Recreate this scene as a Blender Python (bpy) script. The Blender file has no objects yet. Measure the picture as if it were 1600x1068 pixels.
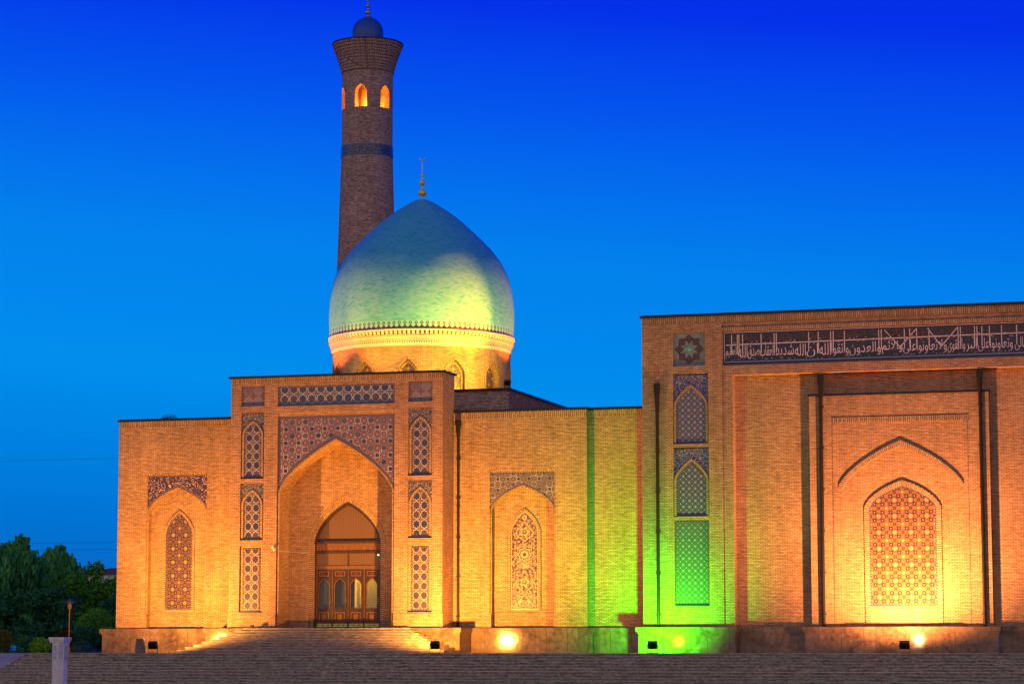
import bpy, bmesh, math, random
from mathutils import Vector, Matrix, noise as mnoise
R = math.radians
random.seed(7)
SC = bpy.context.scene
COL = SC.collection

# ------------------------------------------------------------------ camera
cam_d = bpy.data.cameras.new("camera")
cam = bpy.data.objects.new("camera", cam_d); COL.objects.link(cam)
cam.location = (45.0, -150.0, 0.28)
cam.rotation_euler = (R(90) + math.atan(478/4000.0), 0, R(16.6))
cam_d.sensor_width = 36.0
cam_d.lens = 90.0
cam_d.clip_end = 6000
SC.camera = cam

# ------------------------------------------------------------------ exposure
SC.view_settings.view_transform = 'Standard'
SC.view_settings.look = 'None'
SC.view_settings.exposure = 0.0
SC.view_settings.gamma = 1.0
SC.cycles.max_bounces = 6
SC.cycles.use_denoising = True

# ------------------------------------------------------------------ node helper
class NT:
    def __init__(s, tree): s.t = tree; s.n = tree.nodes; s.l = tree.links
    def node(s, ty, **kw):
        n = s.n.new(ty)
        for k, v in kw.items(): setattr(n, k, v)
        return n
    def put(s, sock, v):
        if isinstance(v, bpy.types.NodeSocket): s.l.new(v, sock)
        elif v is not None:
            if hasattr(sock.default_value, '__len__') and not hasattr(v, '__len__'): v = (v,)*len(sock.default_value)
            if hasattr(v, '__len__') and len(v) == 3 and len(sock.default_value) == 4: v = (*v, 1)
            sock.default_value = v
    def m(s, op, a, b=None, c=None, clamp=False):
        n = s.node('ShaderNodeMath', operation=op, use_clamp=clamp)
        s.put(n.inputs[0], a); s.put(n.inputs[1], b); s.put(n.inputs[2], c)
        return n.outputs[0]
    def mix(s, f, a, b, mode='MIX'):
        n = s.node('ShaderNodeMix', data_type='RGBA', blend_type=mode)
        s.put(n.inputs[0], f); s.put(n.inputs[6], a); s.put(n.inputs[7], b)
        return n.outputs[2]
    def ss(s, v, lo, hi, a=0.0, b=1.0):
        n = s.node('ShaderNodeMapRange', interpolation_type='SMOOTHSTEP')
        s.put(n.inputs[0], v); s.put(n.inputs[1], lo); s.put(n.inputs[2], hi); s.put(n.inputs[3], a); s.put(n.inputs[4], b)
        return n.outputs[0]
    def noise(s, vec, scale, detail=3, rough=.55, dist=0.0):
        n = s.node('ShaderNodeTexNoise'); s.put(n.inputs['Vector'], vec)
        n.inputs['Scale'].default_value = scale; n.inputs['Detail'].default_value = detail
        n.inputs['Roughness'].default_value = rough; n.inputs['Distortion'].default_value = dist
        return n.outputs[0]
    def vscale(s, vec, sc):
        n = s.node('ShaderNodeVectorMath', operation='MULTIPLY'); s.put(n.inputs[0], vec); n.inputs[1].default_value = sc
        return n.outputs[0]
    def ramp(s, f, stops, interp='LINEAR'):
        n = s.node('ShaderNodeValToRGB'); s.put(n.inputs[0], f); cr = n.color_ramp; cr.interpolation = interp
        while len(cr.elements) < len(stops): cr.elements.new(.5)
        for e, (p, c) in zip(cr.elements, stops): e.position = p; e.color = (*c, 1) if len(c) == 3 else c
        return n.outputs[0]

# ------------------------------------------------------------------ world: blue hour, western afterglow behind the camera
W = bpy.data.worlds.new("World"); SC.world = W; W.use_nodes = True
w = NT(W.node_tree); w.n.clear()
tc = w.node('ShaderNodeTexCoord'); sx = w.node('ShaderNodeSeparateXYZ'); w.l.new(tc.outputs['Generated'], sx.inputs[0])
X_, Y_, Z_ = sx.outputs
elev = w.m('ADD', Z_, w.m('MULTIPLY', w.m('ADD', X_, .25), .07))
blue = w.ramp(elev, [(0.0, (.003, .12, .50)), (.04, (.0, .18, .68)), (.095, (.0, .268, .84)),
                     (.15, (.0, .215, .84)), (.205, (.0, .092, .85)), (.245, (.0, .030, .82)), (.45, (.0, .008, .5)), (1.0, (.004, .02, .25))])
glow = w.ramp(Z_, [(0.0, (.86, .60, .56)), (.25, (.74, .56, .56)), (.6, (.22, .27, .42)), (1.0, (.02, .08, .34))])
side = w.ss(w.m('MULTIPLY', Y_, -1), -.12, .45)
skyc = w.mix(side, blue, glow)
nish = w.node('ShaderNodeTexSky', sky_type='NISHITA', sun_disc=False)
nish.sun_elevation = R(-3.0) if hasattr(nish, 'sun_elevation') else 0
nish.sun_rotation = R(180)
nb = w.node('ShaderNodeBackground'); w.l.new(nish.outputs[0], nb.inputs[0]); nb.inputs[1].default_value = .02
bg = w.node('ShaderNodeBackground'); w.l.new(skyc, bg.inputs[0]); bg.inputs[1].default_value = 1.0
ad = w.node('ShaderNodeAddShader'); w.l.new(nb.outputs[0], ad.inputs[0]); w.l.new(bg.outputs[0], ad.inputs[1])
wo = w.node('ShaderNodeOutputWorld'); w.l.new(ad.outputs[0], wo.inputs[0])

# ------------------------------------------------------------------ materials
MATS = {}
def mat(name, fn, rough=.8, metal=0.0, bump=None, spec=.3, coat=0.0, emit=None):
    m = bpy.data.materials.new(name); m.use_nodes = True; t = NT(m.node_tree)
    b = t.n['Principled BSDF']
    r = fn(t) if callable(fn) else fn
    h = None
    if isinstance(r, tuple) and len(r) == 2 and not isinstance(r[0], float): r, h = r
    t.put(b.inputs['Base Color'], r)
    if callable(rough): t.put(b.inputs['Roughness'], rough(t))
    else: b.inputs['Roughness'].default_value = rough
    b.inputs['Metallic'].default_value = metal
    b.inputs['Specular IOR Level'].default_value = spec
    b.inputs['Coat Weight'].default_value = coat
    b.inputs['Coat Roughness'].default_value = .08
    if h is not None and bump:
        bn = t.node('ShaderNodeBump'); bn.inputs['Distance'].default_value = bump; bn.inputs['Strength'].default_value = 1
        t.l.new(h, bn.inputs['Height']); t.l.new(bn.outputs[0], b.inputs['Normal'])
    if emit: 
        b.inputs['Emission Color'].default_value = (*emit[0], 1); b.inputs['Emission Strength'].default_value = emit[1]
    MATS[name] = m
    return m
def uvn(t): return t.node('ShaderNodeUVMap', uv_map='uv').outputs[0]
def uvxy(t):
    s = t.node('ShaderNodeSeparateXYZ'); t.l.new(uvn(t), s.inputs[0]); return s.outputs[0], s.outputs[1]

def brick_fn(c1, c2, mortar, bw=.29, bh=.085, streak=.5, ms=.011):
    def f(t):
        uv = uvn(t)
        br = t.node('ShaderNodeTexBrick'); br.offset = .5; t.l.new(uv, br.inputs[0])
        t.put(br.inputs['Color1'], c1); t.put(br.inputs['Color2'], c2); t.put(br.inputs['Mortar'], mortar)
        br.inputs['Scale'].default_value = 1; br.inputs['Brick Width'].default_value = bw
        br.inputs['Row Height'].default_value = bh; br.inputs['Mortar Size'].default_value = ms
        br.inputs['Mortar Smooth'].default_value = .3; br.inputs['Bias'].default_value = -.1
        n1 = t.noise(t.vscale(uv, (1.1, 6.5, 1)), 1.0, 4, .7)
        n2 = t.noise(t.vscale(uv, (3.2, 11.76, 1)), 1.0, 1, .5)
        n3 = t.noise(uv, .35, 3, .6)
        g = t.m('ADD', t.m('MULTIPLY', t.m('SUBTRACT', n1, .5), 1.9*streak), t.m('MULTIPLY', t.m('SUBTRACT', n2, .5), 2.2*streak))
        g = t.m('ADD', t.m('ADD', g, 1.0), t.m('MULTIPLY', t.m('SUBTRACT', n3, .5), .55))
        n4 = t.noise(t.vscale(uv, (1.6, .16, 1)), 1.0, 4, .65)
        g = t.m('ADD', g, t.m('MULTIPLY', t.m('SUBTRACT', n4, .5), .75))
        g = t.m('MAXIMUM', g, .3)
        gc = t.node('ShaderNodeCombineColor'); 
        for i in range(3): t.l.new(g, gc.inputs[i])
        col = t.mix(1.0, br.outputs['Color'], gc.outputs[0], 'MULTIPLY')
        return col, t.m('MULTIPLY', br.outputs['Fac'], -1)
    return f
mat('brick', brick_fn((.54, .315, .18), (.38, .205, .115), (.12, .065, .04), streak=.4), .85, bump=.012)
mat('brick_red', brick_fn((.50, .275, .175), (.35, .18, .115), (.12, .065, .045), bw=.30, bh=.095, streak=.4), .85, bump=.012)
mat('brick_dark', brick_fn((.62, .39, .31), (.40, .24, .19), (.09, .05, .045), streak=.9), .9, bump=.012)
mat('brick_soldier', brick_fn((.50, .30, .175), (.33, .19, .11), (.10, .06, .04), bw=.6, bh=.125, streak=.35, ms=.02), .85, bump=.012)
mat('coping_metal', (.02, .022, .03), .45, .4)
mat('pipe_metal', (.025, .02, .018), .5, .3)
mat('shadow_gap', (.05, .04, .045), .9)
mat('lamp_black', (.015, .017, .02), .45, .1)
mat('gold', (.95, .68, .12), .5, .6)
mat('dull_gold', (.55, .42, .2), .3, .9)
mat('white_plastic', (.7, .7, .68), .4)

def granite(t):
    uv = uvn(t)
    n1 = t.noise(uv, .9, 8, .68, .6); n2 = t.noise(t.vscale(uv, (1, 1.0, 1)), 3.5, 6, .65, .4)
    v = t.m('ADD', t.m('MULTIPLY', n1, .6), t.m('MULTIPLY', n2, .4))
    col = t.ramp(v, [(.34, (.06, .035, .022)), (.44, (.13, .075, .048)), (.52, (.20, .12, .078)), (.64, (.28, .175, .115))])
    u, vv = uvxy(t)
    seam = t.m('ABSOLUTE', t.m('SUBTRACT', t.m('FRACT', t.m('DIVIDE', u, 1.3)), .5))
    slab = t.node('ShaderNodeTexWhiteNoise', noise_dimensions='1D'); t.l.new(t.m('FLOOR', t.m('ADD', t.m('DIVIDE', u, 1.3), .5)), slab.inputs['W'])
    sl = t.m('ADD', t.m('MULTIPLY', slab.outputs[0], .35), .78)
    sc = t.node('ShaderNodeCombineColor'); [t.l.new(sl, sc.inputs[i]) for i in range(3)]
    col = t.mix(1.0, col, sc.outputs[0], 'MULTIPLY')
    ln = t.ss(seam, .482, .49)
    return t.mix(ln, col, (.1, .06, .04)), t.m('MULTIPLY', n2, 1)
mat('granite', granite, .11, bump=.004, spec=.4)

def step_stone(t):
    uv = uvn(t); u, v = uvxy(t)
    n1 = t.noise(t.vscale(uv, (.8, 7.0, 1)), 1.2, 5, .75); n2 = t.noise(t.vscale(uv, (3.0, 10.0, 1)), 1.5, 4, .7)
    n3 = t.noise(uv, .25, 3, .5)
    f = t.m('ADD', t.m('MULTIPLY', n1, .5), t.m('MULTIPLY', n2, .5))
    col = t.ramp(f, [(.36, (.02, .016, .012)), (.44, (.10, .082, .06)), (.50, (.22, .18, .135)), (.56, (.37, .31, .225)), (.66, (.58, .49, .36))])
    return t.mix(t.ss(n3, .4, .65, 0, .3), col, (.19, .155, .12)), f
mat('step_stone', step_stone, .7, bump=.02)
mat('step_nosing', lambda t: t.ramp(t.noise(t.vscale(uvn(t), (2, 8, 1)), 1.5, 4, .7), [(.35, (.14, .12, .11)), (.65, (.60, .53, .48))]), .6)
mat('stair_stone', lambda t: t.ramp(t.noise(t.vscale(uvn(t), (.9, 5, 1)), 2.0, 5, .7), [(.3, (.10, .06, .045)), (.5, (.26, .17, .13)), (.7, (.42, .30, .22))]), .55)
def paving(t):
    uv = uvn(t); br = t.node('ShaderNodeTexBrick'); br.offset = 0; t.l.new(uv, br.inputs[0])
    t.put(br.inputs['Color1'], (.32, .31, .33)); t.put(br.inputs['Color2'], (.42, .40, .41)); t.put(br.inputs['Mortar'], (.2, .19, .2))
    br.inputs['Scale'].default_value = 1; br.inputs['Brick Width'].default_value = 1.2; br.inputs['Row Height'].default_value = .6; br.inputs['Mortar Size'].default_value = .012
    return t.mix(t.ss(t.noise(uv, 1.2, 5, .6), .4, .7, 0, .5), br.outputs[0], (.22, .2, .22))
mat('paving', paving, .6)
mat('grass', lambda t: t.ramp(t.noise(uvn(t), 2.5, 6, .7), [(.3, (.008, .03, .008)), (.7, (.03, .085, .02))]), .95)
mat('dirt', lambda t: t.ramp(t.noise(uvn(t), .5, 6, .6), [(.3, (.03, .03, .028)), (.7, (.09, .08, .07))]), .95)
mat('marble_white', lambda t: t.ramp(t.noise(t.vscale(uvn(t), (1, 1, 1)), 5, 6, .6, .5), [(.3, (.55, .48, .48)), (.6, (.78, .70, .70))]), .35, spec=.4)
mat('marble_grey', lambda t: t.ramp(t.noise(t.vscale(uvn(t), (1, 1, 1)), 9, 6, .6, .5), [(.3, (.35, .35, .4)), (.6, (.5, .5, .56))]), .3, spec=.4)

def cells(t, s, su=None):
    """lattice coordinates inside a square cell, plus a random value per cell"""
    u, v = uvxy(t)
    U = t.m('DIVIDE', u, su or s); V = t.m('DIVIDE', v, s)
    fx = t.m('SUBTRACT', t.m('FRACT', U), .5); fy = t.m('SUBTRACT', t.m('FRACT', V), .5)
    cb = t.node('ShaderNodeCombineXYZ'); t.l.new(t.m('FLOOR', U), cb.inputs[0]); t.l.new(t.m('FLOOR', V), cb.inputs[1])
    wn = t.node('ShaderNodeTexWhiteNoise', noise_dimensions='2D'); t.l.new(cb.outputs[0], wn.inputs[0])
    return fx, fy, t.m('ABSOLUTE', fx), t.m('ABSOLUTE', fy), wn.outputs[0]
def rad(t, x, y): return t.m('SQRT', t.m('ADD', t.m('MULTIPLY', x, x), t.m('MULTIPLY', y, y)))
def star_d(t, ax, ay, r):
    return t.m('SUBTRACT', t.m('MINIMUM', t.m('MAXIMUM', ax, ay), t.m('MULTIPLY', t.m('ADD', ax, ay), .7071)), r)
def line(t, d, wd): return t.ss(t.m('ABSOLUTE', d), wd*.55, wd*1.2, 1, 0)

def girih(s, bright, navy, bg, navy2=None, su=None):
    def f(t):
        fx, fy, ax, ay, rnd = cells(t, s, su)
        d = star_d(t, ax, ay, .36)
        petal = t.m('FRACT', t.m('MULTIPLY', t.m('ADD', t.m('ARCTAN2', fy, fx), math.pi), 8/(2*math.pi)))
        rr = rad(t, ax, ay)
        nv = t.mix(t.ss(rnd, .35, .75), navy, navy2 or navy)
        ros = t.m('MULTIPLY', t.ss(t.m('ABSOLUTE', t.m('SUBTRACT', petal, .5)), .30, .42), t.ss(rr, .30, .25))
        inn = t.mix(t.m('MULTIPLY', ros, .45), nv, bg)
        col = t.mix(t.ss(d, -.01, .01), inn, bg)
        e = t.m('SUBTRACT', t.m('MAXIMUM', ax, ay), .5)
        cr = t.m('SUBTRACT', t.m('ADD', t.m('SUBTRACT', .5, ax), t.m('SUBTRACT', .5, ay)), .13)
        L = t.m('MAXIMUM', t.m('MULTIPLY', line(t, d, .034), .8), t.m('MULTIPLY', line(t, e, .018), .45))
        n = t.noise(uvn(t), 1.7, 3, .6)
        L = t.m('MULTIPLY', L, t.ss(n, .3, .55, .55, 1))
        return t.mix(L, col, bright)
    return f
mat('tile_girih', girih(.57, (.62, .50, .50), (.025, .03, .10), (.06, .03, .05), (.07, .05, .085), su=.5), .3, spec=.5)
mat('tile_girih_warm', girih(.57, (.62, .48, .42), (.045, .035, .09), (.11, .045, .05), (.07, .04, .07), su=.5), .3, spec=.5)
mat('tile_girih_top', girih(.60, (.62, .58, .62), (.015, .035, .12), (.045, .035, .08), (.06, .04, .06), su=.6), .25, spec=.6)
mat('tile_girih_dim', girih(.64, (.30, .19, .19), (.14, .10, .15), (.12, .065, .07), (.21, .16, .21)), .3, spec=.5)

def rosettes(s, bright, navy, bg, accent):
    def f(t):
        fx, fy, ax, ay, rnd = cells(t, s)
        r = rad(t, fx, fy)
        bx = t.m('SUBTRACT', .5, ax); by = t.m('SUBTRACT', .5, ay); r2 = rad(t, bx, by)
        qx = t.m('SUBTRACT', ax, .25); qy = t.m('SUBTRACT', ay, .25); r3 = rad(t, qx, qy)
        e1 = rad(t, bx, ay); e2 = rad(t, ax, by); r4 = t.m('MINIMUM', e1, e2)
        ang = t.m('ARCTAN2', fy, fx); pet = t.m('MULTIPLY', t.m('COSINE', t.m('MULTIPLY', ang, 8)), .035)
        rp = t.m('SUBTRACT', r, pet)
        col = t.mix(t.ss(rp, .21, .235), navy, bg)
        col = t.mix(t.ss(r, .10, .12, 1, 0), col, t.mix(rnd, navy, accent))
        col = t.mix(t.ss(r3, .085, .10, 1, 0), col, navy)
        col = t.mix(t.ss(r2, .17, .19, 1, 0), col, navy)
        col = t.mix(t.ss(t.m('MULTIPLY', r4, 1), .09, .11, 1, 0), col, accent)
        L = t.m('MAXIMUM', line(t, t.m('SUBTRACT', rp, .22), .025), t.m('MAXIMUM', line(t, t.m('SUBTRACT', r2, .18), .025), line(t, t.m('SUBTRACT', r3, .09), .022)))
        n = t.noise(uvn(t), 1.3, 3, .6)
        L = t.m('MULTIPLY', L, t.ss(n, .38, .62, .35, 1))
        return t.mix(L, col, bright)
    return f
mat('tile_rosette', rosettes(.86, (.55, .47, .52), (.03, .025, .095), (.13, .07, .10), (.30, .15, .17)), .3, spec=.5)
mat('tile_rosette_small', rosettes(.66, (.52, .47, .47), (.045, .03, .075), (.13, .08, .09), (.24, .13, .11)), .3, spec=.5)

def lattice(s, dot, ring, net, bg):
    """brick and glaze lattice: bright star buttons, dark ringed studs between them"""
    def f(t):
        fx, fy, ax, ay, rnd = cells(t, s)
        r = rad(t, fx, fy); bx = t.m('SUBTRACT', .5, ax); by = t.m('SUBTRACT', .5, ay); r2 = rad(t, bx, by)
        qx = t.m('SUBTRACT', ax, .25); qy = t.m('SUBTRACT', ay, .25); r3 = rad(t, qx, qy)
        e = t.m('MINIMUM', rad(t, bx, ay), rad(t, ax, by))
        dg = t.m('ABSOLUTE', t.m('SUBTRACT', ax, ay)); dg2 = t.m('ABSOLUTE', t.m('SUBTRACT', t.m('ADD', ax, ay), .5))
        col = t.mix(t.m('MAXIMUM', t.ss(dg, .03, .05, .75, 0), t.ss(dg2, .03, .05, .85, 0)), bg, net)
        col = t.mix(line(t, t.m('SUBTRACT', r, .21), .03), col, net)
        col = t.mix(t.ss(r3, .115, .135, 1, 0), col, ring); col = t.mix(t.ss(r3, .035, .05, 1, 0), col, dot)
        col = t.mix(t.ss(e, .085, .10, 1, 0), col, ring); col = t.mix(t.ss(e, .035, .05, 1, 0), col, bg)
        sd = star_d(t, ax, ay, .085); sd2 = star_d(t, bx, by, .06)
        col = t.mix(t.ss(sd, .0, .02, 1, 0), col, dot); col = t.mix(t.ss(r, .035, .05, 1, 0), col, bg)
        col = t.mix(t.ss(sd2, .0, .02, 1, 0), col, dot)
        return col
    return f
mat('tile_lattice', lattice(.86, (.46, .25, .08), (.025, .022, .06), (.045, .038, .09), (.15, .075, .055)), .35, spec=.4)
mat('tile_lattice_big', lattice(.93, (.48, .31, .15), (.035, .012, .02), (.09, .04, .04), (.22, .11, .05)), .35, spec=.4)
mat('tile_net', lattice(.36, (.50, .43, .54), (.025, .03, .12), (.24, .19, .28), (.05, .04, .11)), .25, spec=.6)
mat('tile_net_green', lattice(.36, (.42, .36, .36), (.02, .06, .06), (.2, .17, .2), (.05, .07, .09)), .25, spec=.6)

def scroll(curl, ground, s=1.6):
    def f(t):
        uv = uvn(t)
        n = t.node('ShaderNodeTexNoise'); t.l.new(uv, n.inputs['Vector']); n.inputs['Scale'].default_value = s*1.2; n.inputs['Detail'].default_value = 1
        mv = t.node('ShaderNodeVectorMath', operation='ADD'); t.l.new(uv, mv.inputs[0])
        sv = t.node('ShaderNodeVectorMath', operation='SCALE'); t.l.new(n.outputs[1], sv.inputs[0]); sv.inputs['Scale'].default_value = .25
        t.l.new(sv.outputs[0], mv.inputs[1])
        vo = t.node('ShaderNodeTexVoronoi'); t.l.new(mv.outputs[0], vo.inputs['Vector']); vo.inputs['Scale'].default_value = s*1.5; vo.inputs['Randomness'].default_value = .75
        d = vo.outputs['Distance']
        rings = t.m('ABSOLUTE', t.m('SUBTRACT', t.m('FRACT', t.m('MULTIPLY', d, 3.6)), .5))
        L = t.ss(rings, .08, .2, 1, 0)
        gate = t.ss(t.noise(uv, s*3.2, 2, .5), .40, .52)
        return t.mix(t.m('MULTIPLY', L, gate), ground, curl)
    return f
mat('tile_scroll', scroll((.56, .34, .33), (.05, .028, .06)), .3, spec=.5)
mat('tile_scroll_fine', scroll((.50, .38, .34), (.05, .04, .07), 3.4), .3, spec=.5)
mat('tile_scroll_blue', scroll((.50, .36, .50), (.035, .03, .13), 2.6), .3, spec=.5)
mat('tile_border', lambda t: t.mix(t.ss(t.m('ABSOLUTE', t.m('SUBTRACT', t.m('FRACT', t.m('MULTIPLY', t.m('ADD', *uvxy(t)), 5.5)), .5)), .2, .3), (.035, .03, .09), (.20, .13, .15)), .3, spec=.5)
mat('glaze_navy', (.018, .02, .06), .3, spec=.5)
mat('glaze_navy_ground', lambda t: t.ramp(t.noise(uvn(t), 9, 5, .8), [(.42, (.008, .008, .028)), (.58, (.02, .02, .06)), (.68, (.10, .08, .14))]), .3, spec=.5)
mat('tile_scroll_deep', scroll((.26, .30, .42), (.008, .015, .06), 2.2), .3, spec=.5)
mat('glaze_blueline', (.02, .12, .24), .3, spec=.5)
mat('glaze_pink', (.66, .52, .60), .35, spec=.4)
mat('glaze_brown', lambda t: t.ramp(t.noise(uvn(t), 4, 4, .8), [(.4, (.05, .025, .025)), (.6, (.16, .075, .05))]), .5)
mat('glaze_cream', (.48, .32, .21), .35, spec=.4)
mat('glaze_grey', lambda t: t.ramp(t.noise(t.vscale(uvn(t), (1, 1, 1)), 5, 4, .8), [(.35, (.12, .13, .13)), (.65, (.24, .25, .25))]), .35, spec=.4)
mat('glaze_cyan', (.04, .42, .50), .3)
mat('glaze_red', (.13, .06, .04), .4)
mat('post_stone', lambda t: t.ramp(t.noise(uvn(t), 7, 5, .7), [(.3, (.10, .08, .07)), (.7, (.24, .19, .16))]), .7)
mat('arabesque_ground', lambda t: t.mix(t.ss(t.noise(uvn(t), 7.5, 3, .7), .48, .56), (.05, .025, .07), t.mix(t.ss(t.noise(uvn(t), 9, 2, .7), .45, .6), (.42, .24, .2), (.16, .07, .10))), .35, spec=.4)

def dome_tiles(c1, c2, c3, bw, bh):
    def f(t):
        uv = uvn(t); br = t.node('ShaderNodeTexBrick'); br.offset = .5; t.l.new(uv, br.inputs[0])
        t.put(br.inputs['Color1'], (0, 0, 0)); t.put(br.inputs['Color2'], (1, 1, 1)); t.put(br.inputs['Mortar'], (.3, .3, .3))
        br.inputs['Scale'].default_value = 1; br.inputs['Brick Width'].default_value = bw; br.inputs['Row Height'].default_value = bh
        br.inputs['Mortar Size'].default_value = .006
        bwn = t.node('ShaderNodeRGBToBW'); t.l.new(br.outputs[0], bwn.inputs[0])
        n = t.noise(t.vscale(uv, (3.6, 11.0, 1)), 1.5, 3, .7)
        f_ = t.m('ADD', t.m('MULTIPLY', bwn.outputs[0], .45), t.m('MULTIPLY', n, .55))
        return t.ramp(f_, [(.22, c3), (.36, c1), (.8, c2)]), br.outputs['Fac']
    return f
mat('dome_tile', dome_tiles((.055, .38, .57), (.098, .45, .67), (.022, .29, .44), .30, .10), .35, spec=.25)
mat('dome_tile_blue', dome_tiles((.012, .07, .38), (.015, .10, .45), (.008, .05, .26), .3, .12), .4, spec=.4)
def seam_fn(t):
    u, v = uvxy(t)
    U = t.m('DIVIDE', u, .37); fx = t.m('ABSOLUTE', t.m('SUBTRACT', t.m('FRACT', U), .5))
    spade = t.m('LESS_THAN', v, t.m('ADD', .10, t.m('MULTIPLY', t.m('SUBTRACT', 1, t.m('MULTIPLY', fx, 2.6), clamp=True), .17)))
    rr = rad(t, t.m('MULTIPLY', fx, .37), t.m('SUBTRACT', v, .37)); rg = line(t, t.m('SUBTRACT', rr, .075), .035)
    return t.mix(t.m('MAXIMUM', spade, rg), (.10, .50, .58), (.035, .018, .10))
mat('tile_seam', seam_fn, .35, spec=.5)
def corn(dark, lightc, du, dv, duty=.25):
    def f(t):
        u, v = uvxy(t)
        a = t.m('ABSOLUTE', t.m('SUBTRACT', t.m('FRACT', t.m('DIVIDE', u, du)), .5)); b = t.m('ABSOLUTE', t.m('SUBTRACT', t.m('FRACT', t.m('DIVIDE', v, dv)), .5))
        return t.mix(t.m('MULTIPLY', t.ss(a, duty-.05, duty+.05, 1, 0), t.ss(b, .25, .32, 1, 0)), lightc, dark)
    return f
mat('cornice_a', corn((.04, .04, .12), (.46, .56, .52), .16, .20), .4)
mat('cornice_b', corn((.08, .05, .13), (.42, .50, .48), .10, .11, .3), .4)
mat('cornice_white', (.46, .56, .50), .45)

def wood(t):
    uv = uvn(t); n = t.noise(t.vscale(uv, (9, 1.2, 1)), 1.5, 5, .65, .4)
    return t.ramp(n, [(.3, (.02, .008, .004)), (.7, (.075, .03, .012))])
mat('wood', wood, .38, spec=.5)
mat('wood_light', lambda t: t.ramp(t.noise(t.vscale(uvn(t), (9, 1.2, 1)), 1.5, 5, .65, .4), [(.3, (.10, .04, .014)), (.7, (.25, .11, .045))]), .4)
def glass(name, tint, rough, a):
    m = bpy.data.materials.new(name); m.use_nodes = True; t = NT(m.node_tree); t.n.clear()
    g = t.node('ShaderNodeBsdfGlossy'); t.put(g.inputs[0], (.9, .9, .9)); g.inputs['Roughness'].default_value = rough
    tr = t.node('ShaderNodeBsdfTransparent'); t.put(tr.inputs[0], tint)
    mx = t.node('ShaderNodeMixShader'); mx.inputs[0].default_value = a
    t.l.new(tr.outputs[0], mx.inputs[1]); t.l.new(g.outputs[0], mx.inputs[2])
    o = t.node('ShaderNodeOutputMaterial'); t.l.new(mx.outputs[0], o.inputs[0]); MATS[name] = m
glass('door_glass', (.8, .85, .75), .03, .07)
mat('frosted_screen', lambda t: t.mix(t.ss(t.m('ABSOLUTE', t.m('SUBTRACT', t.m('FRACT', t.m('MULTIPLY', uvxy(t)[0], 9)), .5)), .3, .45), (.16, .085, .045), (.10, .05, .028)), .4, spec=.4)
mat('room_wall', (.62, .55, .25), .8)
mat('curtain_dark', lambda t: t.ramp(t.noise(t.vscale(uvn(t), (8, .5, 1)), 1, 3, .5), [(.3, (.02, .035, .015)), (.7, (.09, .12, .05))]), .9)
mat('kick_plate', lambda t: t.mix(t.ss(rad(t, t.m('SUBTRACT', t.m('FRACT', t.m('DIVIDE', uvxy(t)[0], .34)), .5), t.m('MULTIPLY', t.m('SUBTRACT', uvxy(t)[1], 1.70), 2.9)), .12, .16, 1, 0), (.75, .62, .08), (.02, .02, .02)), .4)
mat('bark', lambda t: t.ramp(t.noise(t.vscale(uvn(t), (6, 1, 1)), 2, 4, .6), [(.3, (.02, .015, .01)), (.7, (.07, .055, .04))]), .95)
def leaf(c1, c2, name):
    def f(t):
        g = t.node('ShaderNodeNewGeometry')
        return t.mix(g.outputs['Random Per Island'], c1, t.mix(t.noise(g.outputs['Position'], .5, 2, .5), c1, c2))
    mat(name, f, .7, spec=.2)
leaf((.02, .19, .05), (.15, .50, .12), 'leaf_willow')
leaf((.06, .24, .015), (.24, .62, .04), 'leaf_green')
leaf((.015, .12, .045), (.08, .27, .09), 'leaf_dark')
leaf((.04, .05, .01), (.13, .12, .02), 'leaf_yellow')
mat('car_paint', (.03, .05, .08), .6, 0, spec=.1)
mat('car_glass', (.05, .06, .08), .5, spec=.15)
mat('rubber', (.01, .01, .01), .8)
mat('painted_pole', (.28, .14, .06), .5)
mat('hat_metal', (.10, .12, .16), .35, .5)
mat('pale_render', (.6, .58, .55), .8)
mat('roof_red', (.12, .07, .05), .8)

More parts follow.
